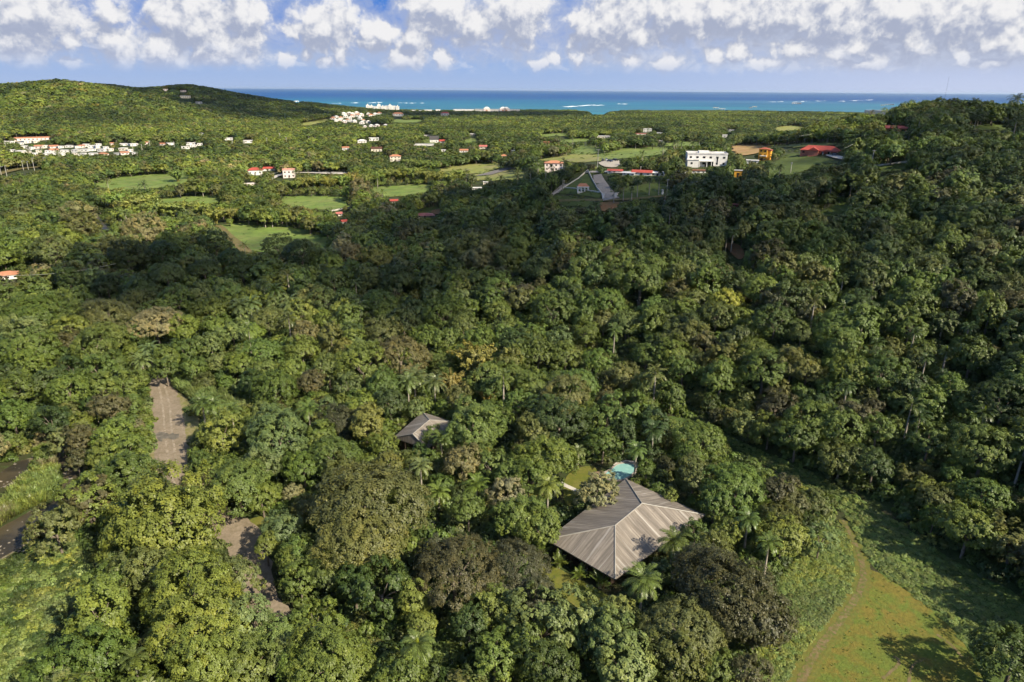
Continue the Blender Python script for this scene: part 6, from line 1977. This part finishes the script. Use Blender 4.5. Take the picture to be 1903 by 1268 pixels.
ng = bpy.data.node_groups.new('plant_scatter', 'GeometryNodeTree')
ng.interface.new_socket('Geometry', in_out='INPUT', socket_type='NodeSocketGeometry')
ng.interface.new_socket('Geometry', in_out='OUTPUT', socket_type='NodeSocketGeometry')
nn = ng.nodes
gi_, go_ = nn.new('NodeGroupInput'), nn.new('NodeGroupOutput')
iop, ci = nn.new('GeometryNodeInstanceOnPoints'), nn.new('GeometryNodeCollectionInfo')
ci.inputs['Collection'].default_value = LIB
ci.inputs['Separate Children'].default_value = True
ci.inputs['Reset Children'].default_value = True
iop.inputs['Pick Instance'].default_value = True
def named(nm, typ):
    a_ = nn.new('GeometryNodeInputNamedAttribute')
    a_.data_type = typ
    a_.inputs['Name'].default_value = nm
    return next(s for s in a_.outputs if s.enabled and s.name == 'Attribute')
ng.links.new(gi_.outputs[0], iop.inputs['Points'])
ng.links.new(ci.outputs[0], iop.inputs['Instance'])
ng.links.new(named('pick', 'INT'), iop.inputs['Instance Index'])
ng.links.new(named('turn', 'FLOAT_VECTOR'), iop.inputs['Rotation'])
ng.links.new(named('size', 'FLOAT_VECTOR'), iop.inputs['Scale'])
ng.links.new(iop.outputs[0], go_.inputs[0])


def mass(name, label, cat, P_, pick, size, tint, tilt=.0):
    n_ = len(P_)
    me_ = bpy.data.meshes.new(name)
    me_.vertices.add(n_)
    me_.vertices.foreach_set('co', np.asarray(P_, np.float32).ravel())
    a_ = me_.attributes.new('pick', 'INT', 'POINT'); a_.data.foreach_set('value', np.asarray(pick, np.int32))
    tv = np.stack([rng.normal(0, tilt, n_), rng.normal(0, tilt, n_), rng.uniform(0, 6.283, n_)], -1)
    a_ = me_.attributes.new('turn', 'FLOAT_VECTOR', 'POINT'); a_.data.foreach_set('vector', tv.astype(np.float32).ravel())
    a_ = me_.attributes.new('size', 'FLOAT_VECTOR', 'POINT'); a_.data.foreach_set('vector', np.asarray(size, np.float32).ravel())
    a_ = me_.attributes.new('tint', 'FLOAT_COLOR', 'POINT'); a_.data.foreach_set('color', np.concatenate([tint, np.ones((n_, 1))], 1).astype(np.float32).ravel())
    me_.update()
    o = link(bpy.data.objects.new(name, me_))
    md = o.modifiers.new('scatter', 'NODES')
    md.node_group = ng
    return tag(o, label, cat, kind='stuff')


rest = ~ind
Pr, Rr, dr_, Sr = TR[rest][:, :3], TR[rest][:, 3], TR[rest][:, 4], SZ[rest]
tn = [t for t, k4 in zip(TN, rest) if k4]
tint = np.array([tint_of(t) for t in tn])
# stands of lighter and darker growth across the plain and the far hill
fx = np.sin(Pr[:, 0] / 83 + 1.7 * np.sin(Pr[:, 1] / 131)) * np.cos(Pr[:, 1] / 97 + 1.3 * np.sin(Pr[:, 0] / 113))
st_k = np.clip((dr_ - 380) / 300, 0, 1)[:, None]
tint = tint * (1 + st_k * (.42 * fx[:, None] + .06) * np.array([1.15, 1.0, .8]))
pick = np.where(dr_ < 290, lib_n['near0'] + rng.integers(0, 6, len(Pr)), np.where(dr_ < 720, lib_n['mid0'] + rng.integers(0, 6, len(Pr)), lib_n['far0'] + rng.integers(0, 5, len(Pr))))
pal = (rng.uniform(0, 1, len(Pr)) < np.where(dr_ > 400, .05, .02)) & (dr_ < 2200)
pick = np.where(pal, lib_n['palm0'], pick)
size = np.stack([Rr * rng.uniform(.92, 1.1, len(Pr)), Rr * rng.uniform(.92, 1.1, len(Pr)), Sr], -1)
size[pal] = (np.array([1, 1, 1.25]) * rng.uniform(3.0, 4.0, pal.sum())[:, None])
mass('forest', 'continuous wood covering the hillsides and the plain', 'forest', Pr, pick, size, tint)

# undergrowth between the trunks
U = []
for (r0, r1, s_) in ((50, 170, 2.3), (170, 300, 3.2), (300, 460, 4.2)):
    xs = np.arange(-r1 * .8, r1 * .8, s_); ys = np.arange(20, r1 + 30, s_)
    X, Y = np.meshgrid(xs, ys)
    X, Y = (X + rng.uniform(-.5, .5, X.shape) * s_).ravel(), (Y + rng.uniform(-.5, .5, Y.shape) * s_).ravel()
    d_ = np.hypot(X, Y)
    ok = (d_ >= r0) & (d_ < r1) & (np.abs(X) < Y * .8 + 20)
    X, Y = X[ok], Y[ok]
    U.append(np.stack([X, Y, gz(X, Y), np.full(len(X), s_)], -1))
U = np.concatenate(U)
pu = proj(U[:, :3] + np.array([0, 0, .6]))
urp = np.minimum(U[:, 3], 2.4) * .8 * FPX / pu[:, 2]
ok = clear_of(pu[:, 0], pu[:, 1], urp, urp * .8, np.hypot(U[:, 0], U[:, 1]))
for poly, dm in CLEAR:
    ok &= ~(in_poly(pu[:, 0], pu[:, 1], poly) & (dm > 1e8))
rw = ribbon(road_w, 9.5)
ok &= ~in_poly(U[:, 0], U[:, 1], rw)
for poly in (BIG, SMALL):
    ok &= ~in_poly(U[:, 0], U[:, 1], poly + (poly - poly.mean(0)) * .12)
for rp in RIVER:
    ok &= ~in_poly(U[:, 0], U[:, 1], to_world(rp))
U = U[ok]
tn = rng.choice(['d', 'g', 'o', 'l'], len(U), p=[.45, .35, .15, .05])
tint = np.array([tint_of(t) for t in tn])
for hx, hy, hr in FOOT:
    k3 = (U[:, 0] - hx) ** 2 + (U[:, 1] - hy) ** 2 > (hr * .6 + 1) ** 2
    U, tint = U[k3], tint[k3]
ss = np.minimum(U[:, 3], 2.6) * rng.uniform(.55, 1.0, len(U))
mass('undergrowth', 'leafy undergrowth on the floor of the wood', 'undergrowth', U[:, :3], lib_n['shrub0'] + rng.integers(0, 4, len(U)), np.stack([ss, ss, ss * rng.uniform(.7, 1.5, len(U))], -1), tint, .1)


def cover(name, label, cat, polys, step_, keys, smin, smax, tintf, zf=(.8, 1.2), avoid=(), tilt=.12, prob=1.0):
    out_ = []
    for poly in polys:
        wp = to_world(round_poly(poly, 1))
        lo, hi = wp.min(0), wp.max(0)
        X, Y = np.meshgrid(np.arange(lo[0], hi[0], step_), np.arange(lo[1], hi[1], step_))
        X, Y = (X + rng.uniform(-.5, .5, X.shape) * step_).ravel(), (Y + rng.uniform(-.5, .5, Y.shape) * step_).ravel()
        ok = in_poly(X, Y, wp) & (rng.uniform(0, 1, len(X)) < prob)
        for a_ in avoid:
            ok &= ~in_poly(X, Y, a_)
        out_.append(np.stack([X[ok], Y[ok]], -1))
    xy = np.concatenate(out_)
    z = gz(xy[:, 0], xy[:, 1]) + .05
    s_ = rng.uniform(smin, smax, len(xy))
    mass(name, label, cat, np.stack([xy[:, 0], xy[:, 1], z], -1), lib_n[keys + '0'] + rng.integers(0, {'shrub': 4, 'tuft': 3}[keys], len(xy)), np.stack([s_, s_, s_ * rng.uniform(*zf, len(xy))], -1), tintf(xy), tilt)


def tf(*names):
    def f(xy):
        w_ = .5 + .5 * np.sin(xy[:, 0] / 5.3 + np.sin(xy[:, 1] / 3.7)) * np.cos(xy[:, 1] / 6.1)
        return np.array([tint_of(names[min(len(names) - 1, int(x * len(names) + rng.uniform(-.6, .6)) if x * len(names) > .6 else 0)]) for x in w_])
    return f


trk = ribbon(to_world(TRACK), [1.8, 2.2, 2.9, 3.1, 3.2, 3.2, 3.4])
cover('ground_cover', 'leafy vines matting the slope left of the dirt track', 'vines', [RIGHTVINE], .62, 'shrub', .36, .66, tf('w', 'v', 'w', 'l'), (.5, .9), (trk,))
cover('weeds', 'rank weeds along the foot of the hillside', 'weeds', [STRIPWEED], .9, 'shrub', .36, .8, tf('w', 'l', 'w'), (.4, .8), (trk,))
cover('riverside_weeds', 'green weeds covering the lower left riverbank', 'weeds', [LEFTVINE], .85, 'shrub', .4, 1.3, tf('w', 'g', 'w', 'd', 'v', 'l'), (.5, 1.3))
cover('reeds', 'tall pale reeds on the stream island', 'reeds', [ISLAND], .62, 'tuft', 1.0, 1.9, tf('w', 't', 'v', 'w'), (.9, 1.4))
cover('cane_grass', 'tall cane grass beside the gravel road', 'grass', [CANE], .7, 'tuft', 1.4, 2.3, tf('w', 'l', 'w'), (1.0, 1.5))
cover('vines', 'vine thicket behind and right of the pool', 'vines', [POOLVINE, HILLVINE], 1.0, 'shrub', .7, 1.4, tf('l', 'w', 'l', 'v'), (.7, 1.4))
cover('hedge', 'dense shrubs along the left side of the gravel road', 'shrubs', [ROADVINE], 1.3, 'shrub', 1.0, 1.9, tf('y', 'g', 'l'), (.7, 1.3), (ribbon(road_w, 9.0),))
cover('meadow_grass', 'tufts of rough grass in the orange-green meadow', 'grass', [[(1606, 1048), (1680, 1094), (1752, 1150), (1800, 1205), (1845, 1300), (1500, 1300), (1560, 1150), (1592, 1100)]], 1.0, 'tuft', .14, .28, tf('v', 'y', 'v', 'w'), (.4, .7), (trk,), .2, .4)
cover('stream_edge', 'low bushes and reeds on the far stream bank', 'shrubs', [[(60, 850), (70, 800), (90, 815), (105, 850), (98, 862)], [(60, 1000), (100, 960), (120, 940), (130, 960), (90, 1005)]], .8, 'tuft', .9, 1.6, tf('l', 'y', 't'), (.8, 1.2))
st_ = []
for rp in RIVER:
    wp = to_world(rp)
    lo, hi = wp.min(0), wp.max(0)
    k3 = int((hi - lo).prod() * .5)
    xy = rng.uniform(lo - 2, hi + 2, (k3, 2))
    gp = wp.mean(0) + (wp - wp.mean(0)) * 1.12
    st_.append(xy[in_poly(xy[:, 0], xy[:, 1], gp)])
st_ = np.concatenate(st_)
sm = MB()
for x, y in st_:
    r_ = abs(rng.normal(.12, .16)) + .08
    sc_ = (1 + .25 * np.sin(iv0 @ rng.normal(0, 2, 3)))[:, None] * np.array([r_ * rng.uniform(.8, 1.5), r_ * rng.uniform(.8, 1.3), r_ * .6])
    sm.add(iv0 * sc_ + np.array([x, y, gz(x, y)[0] + .14]), if0)
tag(sm.build('river_stones', mixed('river_stone', [(.19, .165, .13), (.27, .24, .20), (.12, .105, .085)], .8)), 'pale stones lying in and along the stream', 'stones', kind='stuff')
# scattered scrub on pastures
scr = []
for poly, m, lab in FIELDS:
    wp = to_world(poly)
    lo, hi = wp.min(0), wp.max(0)
    k3 = 10 if m is not M_hillgrass else 26
    xy = rng.uniform(lo, hi, (k3, 2))
    scr.append(xy[in_poly(xy[:, 0], xy[:, 1], wp)])
for poly, m, lab in FIELDS:
    pp = np.asarray(poly, float)
    pp = to_world(pp.mean(0) + (pp - pp.mean(0)) * np.array([1.22, 1.15]))
    for i in range(len(pp)):
        a_, b_ = pp[i], pp[(i + 1) % len(pp)]
        n_ = int(np.hypot(*(b_ - a_)) / 5) + 1
        t_ = rng.uniform(0, 1, n_)[:, None]
        scr.append(a_ + (b_ - a_) * t_ + rng.normal(0, 5, (n_, 2)))
xy = np.concatenate(scr)
ss = rng.uniform(.5, 1.5, len(xy)) * np.clip(np.hypot(xy[:, 0], xy[:, 1]) / 600, .8, 1.6)
mass('scrub', 'low bushes dotted over the pastures', 'shrubs', np.stack([xy[:, 0], xy[:, 1], gz(xy[:, 0], xy[:, 1])], -1), lib_n['shrub0'] + rng.integers(0, 4, len(xy)), np.stack([ss, ss, ss * .9], -1), np.array([tint_of('g') for _ in xy]))

# ------------------------------------------------------------------ the cumulus overhead that shades the middle of the valley
SHADE = [(120, 505), (185, 468), (300, 450), (420, 440), (470, 462), (560, 428), (640, 392), (750, 372), (850, 352), (950, 332), (1100, 325), (1260, 326), (1400, 322), (1500, 322), (1560, 296), (1600, 240), (1700, 212), (1903, 195),
         (2200, 195), (2200, 540), (1800, 520), (1600, 500), (1400, 480), (1200, 450), (1050, 440), (960, 430), (910, 470), (890, 520), (850, 555), (760, 590), (640, 585), (560, 555), (500, 530), (400, 540), (300, 560), (170, 585)]
sw = to_world(SHADE, 6)
m_cl, n, out = mat('cloud_vapour')
df = n.n('ShaderNodeBsdfDiffuse'); n.set(df.inputs[0], (.9, .9, .92))
tl = n.n('ShaderNodeBsdfTransparent')
mx = n.n('ShaderNodeMixShader')
n.set(mx.inputs[0], .32)
n.t.links.new(tl.outputs[0], mx.inputs[1]); n.t.links.new(df.outputs[0], mx.inputs[2])
n.t.links.new(mx.outputs[0], out.inputs[0])
ico = bmesh.new(); bmesh.ops.create_icosphere(ico, subdivisions=2, radius=1.0)
iv = np.array([v_.co for v_ in ico.verts]); if_ = [tuple(v_.index for v_ in f.verts) for f in ico.faces]
def overhead(sw, s_, name, label, alt, thin):
    lo, hi = sw.min(0), sw.max(0)
    cm = MB()
    X, Y = np.meshgrid(np.arange(lo[0], hi[0], s_), np.arange(lo[1], hi[1], s_))
    X, Y = (X + rng.uniform(-.4, .4, X.shape) * s_).ravel(), (Y + rng.uniform(-.4, .4, Y.shape) * s_).ravel()
    ok = in_poly(X, Y, sw)
    for x, y in zip(X[ok], Y[ok]):
        g0 = float(gz(x, y)[0])
        h_ = alt + rng.uniform(0, alt * .08)
        c_ = np.array([x, y, g0]) + SUN * (h_ - g0) / SUN[2]
        if rng.uniform() < thin(x, y):
            continue
        r_ = s_ * rng.uniform(.55, 1.05)
        sc_ = 1 + .18 * np.sin(iv @ rng.normal(0, 3, 3) + 1)
        cm.add(iv * sc_[:, None] * np.array([r_, r_, r_ * .6]) + c_, if_)
    return tag(cm.build(name, m_cl, None, None, True), label, 'cloud', kind='stuff')
overhead(sw, 26.0, 'cloud', 'fair weather cumulus drifting over the valley', 620, lambda x, y: 0.0 if x < 110 else .38 if y > 330 else .62)
FARSH = np.array([cpt(u, y, 40)[:2] for u, y in ((140, 1750), (330, 1600), (430, 1500), (570, 1750), (600, 2500), (300, 2600), (100, 2500))])
overhead(FARSH, 80.0, 'cloud', 'fair weather cumulus drifting over the far left hill', 640, lambda x, y: .1)
SHORE = np.array([cpt(u, y, 5)[:2] for u, y in ((640, 2250), (760, 2100), (900, 2050), (1060, 2100), (1090, 2500), (980, 2560), (860, 2500), (700, 2480))])
overhead(SHORE, 80.0, 'cloud', 'fair weather cumulus drifting over the shore', 640, lambda x, y: .1)

# ------------------------------------------------------------------ labels of the many plants
LM = [((1160, 980), 'the large roof'), ((1150, 877), 'the swimming pool'), ((785, 800), 'the smaller roof'), ((305, 790), 'the gravel road'), ((450, 985), 'the road bend'), ((480, 1145), 'the lower road end'), ((1075, 1100), 'the front lawn'), ((1600, 1060), 'the dirt track'),
      ((1680, 1180), 'the rough meadow'), ((60, 920), 'the reed island'), ((40, 990), 'the dark stream'), ((80, 1150), 'the weedy left bank'), ((880, 690), 'the tall bamboo'), ((743, 662), 'the rust-red tree'), ((470, 440), 'the green meadow'), ((1100, 345), 'the walled triangle'),
      ((1310, 300), 'the white villa'), ((1520, 282), 'the red hill house'), ((1755, 180), 'the antenna mast'), ((790, 400), 'the red bungalow'), ((14, 515), 'the left-edge house'), ((1355, 1110), 'the huge grey-olive tree'), ((683, 950), 'the great olive tree'), ((400, 745), 'the cane grass'),
      ((1340, 575), 'the lime-crowned tree'), ((1430, 670), 'the pale forked trunk'), ((1365, 470), 'the red soil bank'), ((1500, 950), 'the vine slope'), ((777, 1210), 'the lone bottom palm'), ((1890, 1220), 'the corner tree'), ((120, 560), 'the bare grey tree'),
      ((1850, 660), 'the rust hill tree'), ((1740, 560), 'the mid dark hillside'), ((1780, 850), 'the lower dark hillside'), ((300, 1000), 'the big lit tree by the stream'), ((610, 1230), 'the bottom edge centre')]
def direction(du, dv):
    if abs(du) > abs(dv) * 1.15:
        return 'right of' if du > 0 else 'left of'
    return 'in front of' if dv > 0 else 'behind'
grp_l = {}
for it in ITEMS:
    u, v, w, kind, tone, o = it
    if 'label' in o and o['label']:
        continue
    ds = [math.hypot(u - a[0][0], v - a[0][1]) for a in LM]
    j = int(np.argmin(ds))
    size_ = 'small' if w < 44 else 'medium' if w < 80 else 'large'
    key = (size_, TONE[tone], kind, direction(u - LM[j][0][0], v - LM[j][0][1]), LM[j][1])
    grp_l.setdefault(key, []).append((ds[j], o))
nth = ['nearest to it', 'second nearest to it', 'third nearest to it', 'fourth nearest to it', 'fifth nearest to it', 'sixth nearest to it', 'seventh nearest to it', 'eighth nearest to it', 'ninth nearest to it', 'tenth nearest to it', 'eleventh nearest to it', 'twelfth nearest to it']
for key, lst in grp_l.items():
    lst.sort(key=lambda a: a[0])
    for i, (_, o) in enumerate(lst):
        o['label'] = f'{key[0]} {key[1]} {key[2]} {key[3]} {key[4]}' + (f', {nth[min(i, 11)]}' if len(lst) > 1 else '')
print('TREES', len(TR), 'individual', int(ind.sum()), 'hand', n_have, 'under', len(U), 'objects', len(scene.objects))

# ------------------------------------------------------------------ thin sea air
m_hz = bpy.data.materials.new('sea_air'); m_hz.use_nodes = True
ht = m_hz.node_tree; ht.nodes.clear()
ho, hv = ht.nodes.new('ShaderNodeOutputMaterial'), ht.nodes.new('ShaderNodeVolumePrincipled')
hv.inputs['Color'].default_value = (.62, .78, 1.0, 1)
hv.inputs['Density'].default_value = 1.0e-5
hv.inputs['Anisotropy'].default_value = 0.2
ht.links.new(hv.outputs[0], ho.inputs['Volume'])
hz = MB().box(-95000, 95000, -8000, 112000, -8.0, 135.0).build('haze', m_hz)
tag(hz, 'thin bluish sea haze over the whole plain', 'haze', kind='stuff')
